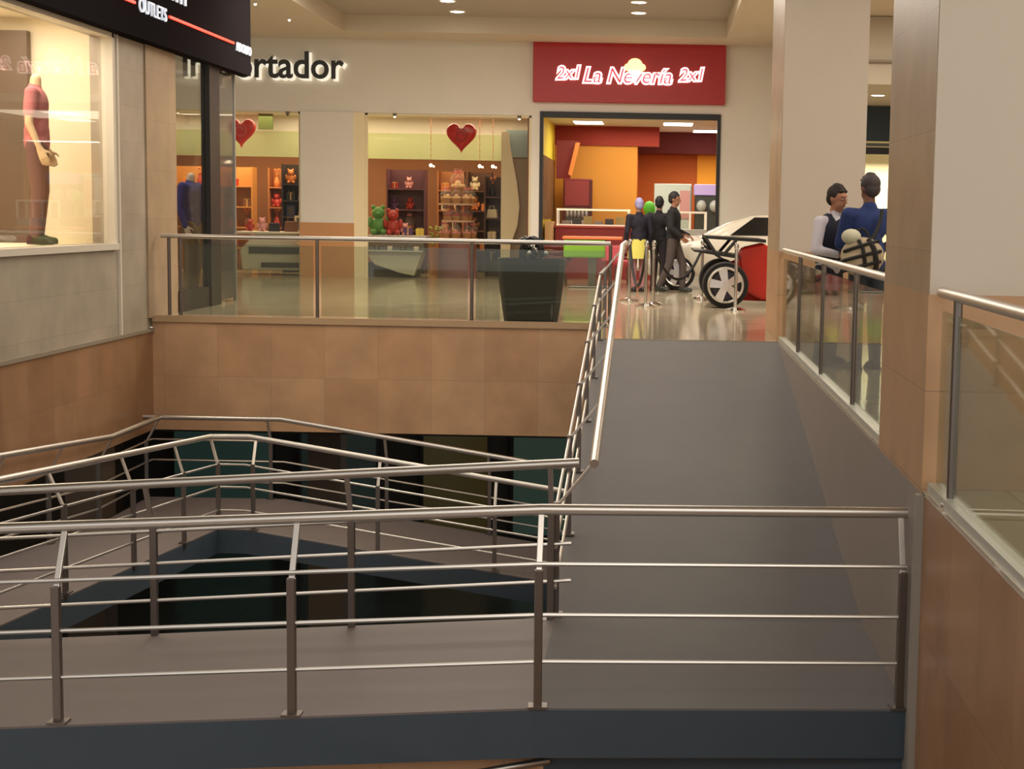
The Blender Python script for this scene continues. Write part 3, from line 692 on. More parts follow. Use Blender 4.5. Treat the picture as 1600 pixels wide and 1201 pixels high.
# --- ice cream shop
NX0, NX1 = -2.36, 1.27
struct(MB().box(NX0, NX1, YB-.04, YB+.1, 3.28, 3.40).box(NX0, NX0+.07, YB-.04, YB+.1, 0, 3.28).box(NX1-.07, NX1, YB-.04, YB+.1, 0, 3.28), 'door_1', M['black'])
struct(MB().box(NX0-.1, NX0+.02, YB+.2, 37.2, 0, 3.4), 'wall_shop_yellow', C('yellow_paint', (226, 206, 60), .7))
struct(MB().box(NX0, -.45, 37.0, 37.2, 0, 2.93), 'wall_shop_orange', C('orange_paint', (212, 146, 56), .7))
struct(MB().box(NX0, .05, 36.95, 37.2, 2.93, 3.4), 'wall_shop_red_band', C('red_paint', (150, 44, 30), .7))
struct(MB().box(-.51, -.45, 37.2, 40, 0, 3.4).box(-.45, 1.0, 39.9, 40.1, 0, 3.0), 'wall_shop_back', C('deep_orange', (190, 96, 26), .7))
struct(MB().box(1.0, 3.2, 39.85, 40.1, 0, 3.0), 'wall_shop_bright', C('bright_orange', (250, 176, 50), .7))
struct(MB().box(-.45, 3.2, 39.0, 40.1, 2.86, 3.4), 'wall_shop_maroon', C('maroon_paint', (104, 34, 28), .7))
struct(MB().box(3.2, 3.3, YB+.2, 40.1, 0, 3.4), 'wall_shop_right', C('deep_orange', (190, 96, 26), .7))
struct(MB().box(NX0, 3.3, YB+.2, 40.1, 3.37, 3.45), 'ceiling_shop', C('shop_ceiling', (206, 200, 176), .8))
def panel_light(x, y, w_, d, lab):
    t = thing('ceiling_light', lab, 'ceiling light', (x, y, 3.35), group='panel lights in the ice cream shop')
    MB().box(x-w_/2-.02, x+w_/2+.02, y-d/2-.02, y+d/2+.02, 3.345, 3.37).build('frame', M['white_trim'], t)
    MB().box(x-w_/2, x+w_/2, y-d/2, y+d/2, 3.335, 3.345).build('diffuser', M['lamp_soft'], t)
panel_light(-1.5, 35.2, .62, 1.0, 'lit ceiling panel at the left of the ice cream shop')
panel_light(.45, 35.2, .62, 1.0, 'lit ceiling panel at the middle of the ice cream shop')
panel_light(1.15, 37.9, .6, .9, 'lit ceiling panel at the back right of the ice cream shop')
area('ice_cream_shop_lamp', (0, 35.0, 3.3), 3.0, 3.0, 95, (1, .88, .66))
area('ice_cream_shop_back_fill', (1.3, 38.2, 2.85), 2.2, .8, 45, (1, .90, .72))  # added fill that lifts the dark back wall
# wood slats on left wall
ws = thing('wall_panelling', 'brown vertical wood slats on the yellow wall of the ice cream shop', 'panelling', (NX0+.05, 34.5, 1.2))
for k in range(9):
    MB().box(NX0+.02, NX0+.06, 32.9+k*.42, 33.15+k*.42, 1.25, 2.55).build('slat', C('slat_brown', (120, 82, 50), .5), ws)
tag(MB().box(NX0+.07, NX0+.21, 33.2, 34.4, 0, 1.2).build('tan_cabinet', C('tan_paint', (206, 166, 120), .6), bevel=.01), 'tan low cabinet against the slatted wall', 'cabinet')
# hanging banner
bn = thing('hanging_banner', 'dark red banner with orange streaks hanging at the left of the ice cream shop', 'banner', (-1.9, 36.2, 2.0))
MB().hexa([(-2.25, 36.2, 2.15), (-1.95, 36.3, 2.15), (-1.95, 36.33, 2.15), (-2.25, 36.23, 2.15)], [(-2.25, 36.2, 3.0), (-1.75, 36.3, 3.0), (-1.75, 36.33, 3.0), (-2.25, 36.23, 3.0)]).build('banner_cloth', C('banner_red', (120, 30, 26), .6), bn)
MB().prism([(-1.9, 2.2), (-1.72, 2.95), (-1.82, 2.95), (-1.98, 2.25)], 'y', 36.1, 36.12).build('streak', C('banner_orange', (230, 140, 70), .5), bn)
# red cabinet (cooler)
cb = thing('drinks_cooler', 'tall dark red cooler against the orange wall behind the counter', 'cooler', (-1.75, 36.4, 0))
MB().box(-2.08, -1.45, 36.0, 36.7, 0, 2.15).build('body', C('cooler_red', (122, 34, 34), .4), cb, bevel=.02)
MB().box(-2.04, -1.49, 35.97, 36.0, 1.55, 2.1).build('header_panel', C('cooler_head', (140, 52, 50), .4), cb)
MB().box(-2.02, -1.51, 35.97, 35.995, .4, 1.5).build('door', C('cooler_glass', (96, 90, 92), .2), cb)
MB().box(-1.49, -1.43, 35.95, 36.0, .2, 2.12).build('side_trim', C('cooler_trim', (80, 20, 20), .4), cb)
mb = MB()
for k in range(12): mb.ball((-1.98+.085*(k % 6), 35.94, 1.15+.22*(k//6)), .035, .08)
mb.build('bottle_row', C('bottles_grey', (170, 160, 165), .3), cb, smooth=True)['kind'] = 'stuff'
# counter with glass display
co_ = thing('service_counter', 'dark red service counter with a white framed glass display on top', 'counter', (-1.35, 34.3, 0))
MB().box(-2.12, .0, 34.0, 34.7, 0, 1.08).build('counter_body', C('counter_red', (150, 44, 40), .5), co_)
MB().box(-2.14, .02, 33.95, 34.75, 1.08, 1.12).build('counter_top', C('counter_top_red', (196, 80, 60), .4), co_)
WF = C('white_frame', (250, 240, 220), .4, emit=(255, 240, 215), estr=.25)
f = MB()
for (x0, x1) in ((-2.1, -.55),):
    for y in (34.05, 34.6):
        f.box(x0, x1, y, y+.03, 1.12, 1.15).box(x0, x1, y, y+.03, 1.44, 1.48)
        f.box(x0, x0+.03, y, y+.03, 1.12, 1.48).box(x1-.05, x1, y, y+.03, 1.12, 1.48)
    f.box(x0, x1, 34.05, 34.6, 1.44, 1.46)
f.build('display_frame', WF, co_)
MB().box(-2.08, -.6, 34.06, 34.065, 1.15, 1.44).build('display_glass', M['glass_shop'], co_)
for k in range(6):
    tag(MB().box(-2.0+k*.23, -1.82+k*.23, 34.2, 34.5, 1.122, 1.122+.10+.05*(k % 3)).build('food_tray', C('tray%d' % (k % 3), [(190, 180, 176), (90, 84, 90), (214, 190, 130)][k % 3], .4), bevel=.01),
        '%s food tray, %s in the glass display' % (['pale grey', 'dark grey', 'cream'][k % 3], ['first from the left', 'second from the left', 'third from the left', 'third from the right', 'second from the right', 'last at the right'][k]), 'tray', 'trays in the counter display')
# second white framed display + freezer + slush machine
co2 = thing('display_case', 'white framed glass display case at the right end of the ice cream shop', 'display case', (.8, 34.3, 0))
f = MB(); x0, x1 = .35, 1.08
f.box(x0, x1, 34.05, 34.6, .0, 1.08); f.build('case_body', C('case_white', (200, 204, 200), .5), co2)
f = MB()
for y in (34.05, 34.57): f.box(x0, x1, y, y+.03, 1.42, 1.46).box(x0, x0+.03, y, y+.03, 1.08, 1.42).box(x1-.04, x1, y, y+.03, 1.08, 1.42).box((x0+x1)/2, (x0+x1)/2+.03, y, y+.03, 1.08, 1.42)
f.build('case_frame', WF, co2); MB().box(x0+.03, x1-.04, 34.06, 34.065, 1.1, 1.42).build('case_glass', M['glass_shop'], co2)
fz = thing('refrigerator', 'pale blue-white refrigerator behind the people in the ice cream shop', 'refrigerator', (.4, 37.6, 0))
MB().box(-.05, .82, 37.3, 38.0, 0, 2.1).build('body', C('fridge_white', (196, 212, 210), .35), fz, bevel=.02)
MB().box(.80, .83, 37.27, 37.3, .1, 2.05).build('handle', M['steel_dark'], fz)
MB().box(.55, .78, 37.28, 37.3, 1.3, 1.95).build('sticker', C('sticker_pink', (200, 150, 150), .5), fz)
sm = thing('drinks_machine', 'dark drinks machine with lilac top at the right of the ice cream shop', 'machine', (1.2, 37.5, 0))
MB().box(.9, 1.6, 37.3, 37.9, 0, 1.85).build('body', C('machine_dark', (64, 70, 66), .3), sm, bevel=.02)
MB().box(.88, 1.62, 37.25, 37.95, 1.85, 2.1).build('header', C('machine_lilac', (170, 150, 200), .4, emit=(190, 170, 220), estr=.3), sm, bevel=.02)
MB().ball((1.05, 37.22, 1.6), .12, .14).ball((1.35, 37.22, 1.6), .12, .14).build('bowl', C('machine_bowl', (180, 190, 190), .15), sm, smooth=True)
gt = thing('counter_ornament', 'bright green rounded ornament on the counter above the people', 'ornament', (-.18, 34.3, 1.12))
MB().ball((-.14, 34.3, 1.50), .13, .17).build('body', C('bright_green', (90, 190, 50), .5), gt, smooth=True)
MB().lathe([(.10, 0), (.08, .05), (.05, .25)], (-.14, 34.3, 1.12)).build('base', C('bright_green', (90, 190, 50), .5), gt)

# ---------------- green table and chairs in the concourse
tb = thing('kiosk_table', 'lime green table with pink end on a steel pedestal', 'table', (-1.3, 30.0, 0))
MB().box(-1.70, -.92, 29.7, 30.4, .56, .90).build('green_front', C('lime_green', (120, 170, 40), .5), tb, bevel=.03)
MB().box(-1.0, -.62, 29.72, 30.4, .50, .80).build('pink_end', C('pink_red', (196, 80, 90), .5), tb, bevel=.03)
MB().box(-1.72, -.62, 29.68, 30.45, .90, .95).build('table_top', C('orange_top', (224, 120, 70), .4), tb, bevel=.01)
MB().box(-1.25, -1.1, 30.0, 30.15, .03, .56).build('pedestal', M['steel_dark'], tb)
MB().box(-1.6, -.8, 29.75, 30.4, .0, .03).build('base', M['steel_dark'], tb, bevel=.01)
def tub_chair(x, y, rz, c, label):
    t = thing('tub_chair', label, 'chair', (x, y, 0), rz)
    MB().lathe([(.24, .36), (.27, .40), (.27, .47), (.2, .49)], n=20).build('seat', C('chair_' + c[0], c[1], .6), t, smooth=True, local=True)
    mb = MB(); rings = []
    for k in range(13):
        a = PI*(-.1) + PI*1.2*k/12
        rings.append((a,))
    pts = [(.30*math.cos(a[0]), .30*math.sin(a[0])) for a in rings]
    mb.tube([(p[0], p[1], .62) for p in pts], .05, 8).tube([(p[0], p[1], .52) for p in pts], .045, 8).tube([(p[0], p[1], .73) for p in pts], .05, 8)
    mb.build('backrest', C('chairback_' + c[0], tuple(int(v*.5) for v in c[1]), .6), t, smooth=True, local=True)
    for sx in (-1, 1):
        for sy in (-1, 1): MB().tube([(.18*sx, .18*sy, .38), (.23*sx, .23*sy, 0)], .013, 6).build('leg', M['steel_dark'], t, local=True)
tub_chair(PX(868, 82), 30.5, 0, ('red', (200, 100, 90)), 'dark-backed reddish chair left of the lime green table')
tub_chair(-.66, 31.25, .4, ('pink', (214, 90, 100)), 'pink chair behind the right end of the lime green table')

# ---------------- big black tote planter
pl = thing('tote_planter', 'huge black tote-shaped planter standing behind the atrium glass', 'planter', (-1.57, 20.25, 0))
s = 2500/20.1
cx = (831.5-1025)/s
mb = MB(); rings = []
for (hw, hd, z) in ((.33, .20, 0), (.355, .21, .15), (.40, .24, .5), (.425, .26, .79), (.41, .245, .79), (.38, .22, .70), (.36, .2, .68)):
    rings.append([mb.b.verts.new((cx+sx*hw, 20.25+sy*hd, z)) for sx, sy in ((-1, -.6), (-.85, -1), (.85, -1), (1, -.6), (1, .6), (.85, 1), (-.85, 1), (-1, .6))])
for a, c in zip(rings, rings[1:]):
    for j in range(8): mb.b.faces.new((a[j], a[(j+1) % 8], c[(j+1) % 8], c[j]))
mb.b.faces.new(rings[0]); mb.b.faces.new(rings[-1])
mb.build('pot', C('planter_black', (20, 24, 24), .55), pl, smooth=True)
for y in (20.03, 20.47):
    MB().tube([(cx-.13, y, .75), (cx-.12, y, .92), (cx-.08, y, 1.02), (cx+.0, y, 1.06), (cx+.08, y, 1.02), (cx+.12, y, .92), (cx+.13, y, .75)], .02, 8).build('handle', C('planter_handle', (24, 20, 20), .4), pl, smooth=True)
mb = MB()
for k in range(46):
    a = random.uniform(0, 2*PI); t = random.uniform(0, 1); z = random.uniform(.78, 1.05)
    mb.ball((cx-.02+.17*t*math.cos(a), 20.25+.12*t*math.sin(a), z), .055, .018, .03, 6, (random.uniform(-1, 1), random.uniform(-1, 1), a))
mb.build('foliage', C('dark_leaf', (34, 40, 30), .5), pl)
mb = MB()
for x in (-.02, .19): mb.ball((cx+x, 20.06, .86), .035, .03)
mb.build('ornament', C('silver_ball', (190, 196, 196), .2, metal=.8), pl, smooth=True)

# ---------------- stanchions with ropes
def stanchion(x, y, label, h=.96):
    t = thing('stanchion', label, 'stanchion', (x, y, 0))
    MB().lathe([(.16, 0), (.16, .015), (.10, .04), (.03, .06)], n=24).build('base', M['chrome'], t, smooth=True, local=True)
    MB().lathe([(.025, .05), (.025, h-.06), (.034, h-.05), (.034, h-.01), (.02, h+.02)], n=16).build('pole', M['chrome'], t, smooth=True, local=True)
    return t
SP = [(-.40, 25.4, 'chrome stanchion nearest the ramp railing'), (-.13, 24.0, 'chrome stanchion in front of the three people, paired with another'),
      (-.02, 24.5, 'chrome stanchion just right of the paired one, in front of the three people'), (.78, 26.4, 'chrome stanchion between the two cars, left of the alloy wheel'), (1.18, 23.3, 'chrome stanchion in front of the alloy wheel')]
for x, y, l in SP: stanchion(x, y, l)
def rope(a, c, sag, label):
    a, c = Vector(a), Vector(c); pts = []
    for k in range(17):
        t = k/16; p = a.lerp(c, t); p.z -= sag*4*t*(1-t); pts.append(p)
    r = thing('barrier_rope', label, 'rope', tuple(a))
    MB().tube(pts, .022, 8).build('cord', C('rope_black', (26, 22, 22), .8), r, smooth=True)
    MB().ball(a, .03).build('clip', M['chrome'], r, smooth=True); MB().ball(c, .03).build('clip', M['chrome'], r, smooth=True)
rope((-.40, 25.4, .9), (-.13, 24.03, .9), .62, 'black rope sagging deeply beside the ramp railing')
rope((-.02, 24.5, .86), (.78, 26.4, .86), .50, 'black rope sagging toward the cars')
rope((.78, 26.4, .9), (3.2, 26.6, .9), .5, 'black rope behind the red race car')

# ---------------- cars
def wheel(parent, x, y, r, w_, side, name='wheel', five=True):
    ty = MB().lathe([(r*.78, -w_/2), (r*.95, -w_/2), (r, -w_*.35), (r, w_*.35), (r*.95, w_/2), (r*.78, w_/2)], (x, y, r), 36, axis='y').build(name, C('tyre', (24, 22, 22), .8), parent, smooth=True)
    rim = MB()
    yo = y - side*(w_*.5+.012)
    rim.tube([(x+r*.74*math.cos(a), yo, r+r*.74*math.sin(a)) for a in [2*PI*k/32 for k in range(32)]], r*.06, 8, closed=True)
    for k in range(5):
        a = PI/2 + 2*PI*k/5 + .2; u = Vector((math.cos(a), 0, math.sin(a))); v = Vector((-math.sin(a), 0, math.cos(a))); c = Vector((x, yo, r))
        rim.hexa([c + u*r*.05 + v*r*.13 + Vector((0, -.01*side, 0)), c + u*r*.72 + v*r*.20, c + u*r*.72 - v*r*.20, c + u*r*.05 - v*r*.13 + Vector((0, -.01*side, 0))],
                 [c + u*r*.05 + v*r*.13 + Vector((0, .03*side, 0)), c + u*r*.72 + v*r*.20 + Vector((0, .03*side, 0)), c + u*r*.72 - v*r*.20 + Vector((0, .03*side, 0)), c + u*r*.05 - v*r*.13 + Vector((0, .03*side, 0))])
    rim.lathe([(r*.14, -.02), (r*.14, .02)], (x, yo-side*.01, r), 16, axis='y')
    rim.build('rim', C('alloy', (214, 210, 206), .25, metal=.7), ty)
    MB().lathe([(r*.60, 0), (r*.60, .004)], (x, yo+side*.006-.002, r), 24, axis='y').build('brake_disc', C('brake_dark', (34, 28, 44), .5), ty)
def car_body(prof_fn, x0, x1, yc, hw, nseg, mater, parent, name='body'):
    """loft along x: prof_fn(x)-> list of (y,z) half section from bottom to centre top"""
    mb = MB(); rings = []
    for i in range(nseg+1):
        x = x0 + (x1-x0)*i/nseg; h = prof_fn((x-x0)/(x1-x0))
        ring = [(yc+p[0], p[1]) for p in h] + [(yc-p[0], p[1]) for p in h[::-1]]
        rings.append([mb.b.verts.new((x, q[0], q[1])) for q in ring])
    for a, c in zip(rings, rings[1:]):
        n = len(a)
        for j in range(n): mb.b.faces.new((a[j], a[(j+1) % n], c[(j+1) % n], c[j]))
    mb.b.faces.new(rings[0]); mb.b.faces.new(rings[-1][::-1])
    return mb.build(name, mater, parent, smooth=True)
def interp(tab, t):
    for (a, va), (c, vc) in zip(tab, tab[1:]):
        if t <= c: 
            f = (t-a)/(c-a); f = f*f*(3-2*f)*.5 + f*.5
            return va + (vc-va)*f
    return tab[-1][1]
# white car, nose to the left
wc = thing('car', 'white car displayed behind the red race car, nose toward the ice cream shop', 'car', (1.9, 30.4, 0))
belt = [(0, .62), (.08, .82), (.28, .98), (.5, 1.02), (.85, 1.04), (.97, .95), (1, .7)]
roof = [(0, .0), (.24, .0), (.42, .30), (.5, .39), (.7, .42), (.84, .30), (.96, .0), (1, 0)]
wid = [(0, .62), (.08, .80), (.25, .88), (.8, .88), (.95, .8), (1, .66)]
def wp(t):
    z1 = interp(belt, t); w_ = interp(wid, t); zb = .26 if .05 < t < .95 else .34
    return [(w_*.9, zb), (w_, zb+.12), (w_*1.01, z1*.62), (w_*.99, z1*.88), (w_*.90, z1), (w_*.45, z1+.035)]
car_body(wp, -.35, 4.0, 30.4, .88, 34, C('car_white', (214, 206, 188), .2, coat=.6), wc)
def wg(t):
    z1 = interp(belt, .24+t*.72)-.03; rr = interp(roof, .24+t*.72)
    return [(.79, z1), (.76, z1+rr*.45), (.68, z1+rr*.85+.01), (.60, z1+rr+.012), (.3, z1+rr+.02)]
car_body(wg, -.35+4.35*.24, -.35+4.35*.96, 30.4, .8, 26, C('car_white', (214, 206, 188), .2), wc, 'cabin')
def side_glass(xa, xb, xc, xd, z0, z1, ysign):
    y = 30.4 - .80*ysign; y2 = 30.4 - .715*ysign
    MB().hexa([(xa, y-.005, z0), (xb, y-.005, z0), (xb, y+.03, z0), (xa, y+.03, z0)], [(xc, y2-.005, z1), (xd, y2-.005, z1), (xd, y2+.03, z1), (xc, y2+.03, z1)]).build('side_window', C('car_glass', (18, 20, 22), .12), wc)
side_glass(1.38, 2.25, 1.82, 2.25, 1.03, 1.36, 1); side_glass(2.32, 3.2, 2.32, 2.95, 1.03, 1.36, 1)
wheel(wc, .42, 29.62, .32, .2, 1); wheel(wc, 3.2, 29.62, .32, .2, 1); wheel(wc, .42, 31.18, .32, .2, -1); wheel(wc, 3.2, 31.18, .32, .2, -1)
MB().ball((-.2, 29.75, .70), .12, .07, .08).build('headlight', C('headlight', (236, 232, 220), .1, emit=(255, 240, 210), estr=.4), wc, smooth=True)
# red race car (rear to the left)
rc = thing('race_car', 'red open-wheel race car with black rear wing, half hidden by the pillar', 'car', (2.9, 25.0, 0))
rb = [(0, .62), (.12, .80), (.28, .95), (.4, .82), (.5, .62), (.62, .58), (.8, .45), (1, .22)]
rw = [(0, .20), (.15, .42), (.30, .72), (.48, .74), (.58, .35), (.8, .24), (1, .12)]
def rp(t):
    z = interp(rb, t); w_ = interp(rw, t)
    return [(w_*.92, .08), (w_, .16), (w_*.98, z*.55), (w_*.6, z*.78), (w_*.25, z), (w_*.1, z+.01)]
car_body(rp, 1.05, 5.1, 25.0, .7, 32, C('car_red', (190, 34, 26), .2, coat=.5), rc)
WY = 24.05
wheel(rc, 1.06, WY, .345, .30, 1); wheel(rc, 1.06, 25.95, .345, .30, -1); wheel(rc, 4.3, WY+.1, .33, .24, 1); wheel(rc, 4.3, 25.85, .33, .24, -1)
MB().prism([(1.34, .25), (1.62, .12), (1.9, .12), (1.9, .8), (1.62, .98), (1.3, .9), (1.24, .8)], 'y', 24.2, 24.55).build('side_pod', C('car_red', (190, 34, 26), .2), rc, bevel=.04)
BW = C('wing_black', (26, 24, 24), .4)
wg_ = MB().hexa([(.58, 24.1, .83), (1.28, 24.1, .73), (1.28, 25.9, .73), (.58, 25.9, .83)], [(.58, 24.1, .86), (1.28, 24.1, .78), (1.28, 25.9, .78), (.58, 25.9, .86)]).build('rear_wing', BW, rc)
MB().hexa([(.75, 24.1, 1.03), (1.66, 24.1, .98), (1.66, 25.9, .98), (.75, 25.9, 1.03)], [(.75, 24.1, 1.07), (1.66, 24.1, 1.03), (1.66, 25.9, 1.03), (.75, 25.9, 1.07)]).build('upper_blade', BW, wg_)
for y in (24.12, 25.88):
    MB().tube([(.76, y, 1.03), (.92, y, .80)], .028, 6).tube([(1.22, y, 1.02), (1.02, y, .78)], .028, 6).build('wing_strut', BW, wg_)
MB().box(4.85, 5.25, 24.3, 25.7, .08, .14).build('front_wing', BW, rc)
MB().tube([(1.1, 24.2, .35), (1.9, 24.7, .40)], .02, 6).tube([(1.1, 24.2, .45), (1.7, 24.7, .6)], .02, 6).build('suspension_arm', M['steel_dark'], rc)
MB().lathe([(.3, .62), (.26, .66)], (3.1, 25.0, 0), 16).build('cockpit', M['black'], rc)

# ---------------- ceiling downlights
def downlight(x, y, z, label, group, r=.085, power=0):
    t = thing('downlight', label, 'ceiling light', (x, y, z), group=group)
    MB().lathe([(r+.03, 0), (r+.03, -.012), (r, -.02), (r, 0)], (x, y, z), 20).build('ring', M['white_trim'], t)
    MB().lathe([(r, -.004), (r*.6, -.025)], (x, y, z), 20).build('bulb', M['lamp'], t)
    if power:
        l = bpy.data.lights.new('downlight_beam', 'SPOT'); l.energy = power; l.color = WARM; l.spot_size = 1.9; l.spot_blend = .6; l.shadow_soft_size = .09
        o = bpy.data.objects.new('downlight_beam', l); COL.objects.link(o); o.location = (x, y, z-.06)
for i, (px, py_) in enumerate(((993, 26), (993, 10), (715, 24), (700, 8))):
    hz = 337 - .018*(1025-px); s = (hz-py_)/3.7
    downlight((px-1025)/s, 2500/s, 5.05, ['round ceiling downlight above the ice cream shop sign, lower of its pair', 'round ceiling downlight above the ice cream shop sign, upper of its pair',
              'round ceiling downlight above the gift shop, lower of its pair', 'round ceiling downlight above the gift shop, upper of its pair'][i], 'recessed downlights', .13, 150)
downlight(4.0, 29.5, 3.62, 'ceiling downlight between the two right pillars', 'corridor downlight', .12, 30)
# ceiling sprinkler heads, then lintel spot heads
for px, py_, l in ((405, 12, 'tiny ceiling sprinkler just right of the black sign'), (457, 36, 'tiny ceiling sprinkler near the corner of the ceiling recess')):
    hz = 337-.018*(1025-px); s = (hz-py_)/3.38
    t = thing('ceiling_sprinkler', l, 'ceiling light', ((px-1025)/s, 2500/s, 4.74))
    MB().lathe([(.045, 0), (.04, -.03)], ((px-1025)/s, 2500/s, 4.745), 12).build('housing', M['white_trim'], t)
    MB().ball(((px-1025)/s, 2500/s, 4.71), .022).build('bulb', M['led'], t)  # glowing tip added to the sprinkler head
for px, l in ((620, 'small spotlight on the lintel above the slanted counter'), (812, 'small spotlight on the lintel above the wavy panel'), (455, 'small black spotlight on the lintel above the dark shelf unit')):
    t = thing('lintel_spotlight', l, 'light', (PX(px), YB-.08, 3.3))
    MB().lathe([(.03, -.06), (.045, .0)], (PX(px), YB-.08, 3.3), 12).build('housing', M['steel_dark'], t)
    MB().ball((PX(px), YB-.08, 3.24), .025).build('bulb', M['led'] if px != 455 else M['black'], t)
# blue sign and bright shop at right gap
bs = thing('shop_sign', 'dark blue shop sign seen between the two right pillars', 'sign', (4.6, YB-.1, 2.8))
MB().box(3.75, 6.0, YB-.12, YB, 2.92, 3.6).build('sign_panel', C('navy_sign', (34, 50, 60), .4), bs)
MB().box(3.75, 6.0, YB-.10, YB, 2.66, 2.80).build('header_bar', C('header_dark', (40, 34, 34), .4), bs)
MB().box(3.75, 6.0, YB-.14, YB, 2.82, 2.88).build('sign_edge', C('sign_edge', (90, 96, 96), .4), bs)
struct(MB().box(3.5, 6.2, 34.2, 34.4, 0, 3.4), 'wall_lit_shop', C('lit_cream', (250, 238, 196), .8))
area('right_shop_lamp', (4.8, 33.3, 2.55), 2.0, .8, 75, (1, .92, .72))
struct(MB().box(3.6, 3.75, YB, 34.4, 0, 3.4), 'trim_11', C('grey_jamb', (130, 122, 112), .6))

# ================================================================== PEOPLE
def cap(mb, a, ra, c, rc_, n=12):
    a, c = Vector(a), Vector(c)
    mb.ball(a, ra, seg=n); mb.ball(c, rc_, seg=n)
    if (c-a).length > 1e-4: mb.tube([a, c], ra, n, r1=rc_)
def remesh(mb, name, material, parent, voxel=.012, sm=6, local=True):
    o = mb.build(name, material, parent, local=local)
    r = o.modifiers.new('r', 'REMESH'); r.mode = 'VOXEL'; r.voxel_size = voxel; r.use_smooth_shade = True
    s_ = o.modifiers.new('s', 'SMOOTH'); s_.factor = .5; s_.iterations = sm
    dg = bpy.context.evaluated_depsgraph_get(); me = bpy.data.meshes.new_from_object(o.evaluated_get(dg))
    o.modifiers.clear(); old = o.data; o.data = me; bpy.data.meshes.remove(old)
    if not me.materials: me.materials.append(material)
    for p in me.polygons: p.use_smooth = True
    return o
def hand(mb, wrist, d, nrm, side, k=1.0, curl=.5):
    """palm along d, palm normal nrm (towards the inside), thumb on the side"""
    w_ = Vector(wrist); d = Vector(d).normalized(); nrm = Vector(nrm).normalized(); t = d.cross(nrm).normalized()*side
    nrm = t.cross(d).normalized()*side
    pc = w_ + d*.045*k
    for a in (-.025, 0, .025): cap(mb, w_ + t*a*.5*k, .018*k, w_ + d*.085*k + t*a*k, .015*k, 8)
    for i, (off, L) in enumerate(((.033, .070), (.011, .080), (-.011, .074), (-.032, .058))):
        b0 = w_ + d*.088*k + t*off*k; c1 = curl*.6; c2 = curl*1.3
        d1 = (d*math.cos(c1) + nrm*math.sin(c1)); d2 = (d*math.cos(c2) + nrm*math.sin(c2))
        b1 = b0 + d1*L*.5*k; b2 = b1 + d2*L*.5*k
        cap(mb, b0, .0095*k, b1, .009*k, 8); cap(mb, b1, .009*k, b2, .0075*k, 8)
    b0 = w_ + d*.03*k + t*.03*k; b1 = b0 + (d*.6 + t*.8 + nrm*.2).normalized()*.04*k; b2 = b1 + (d*.9 + t*.25 + nrm*.4).normalized()*.035*k
    cap(mb, b0, .013*k, b1, .011*k, 8); cap(mb, b1, .011*k, b2, .009*k, 8)
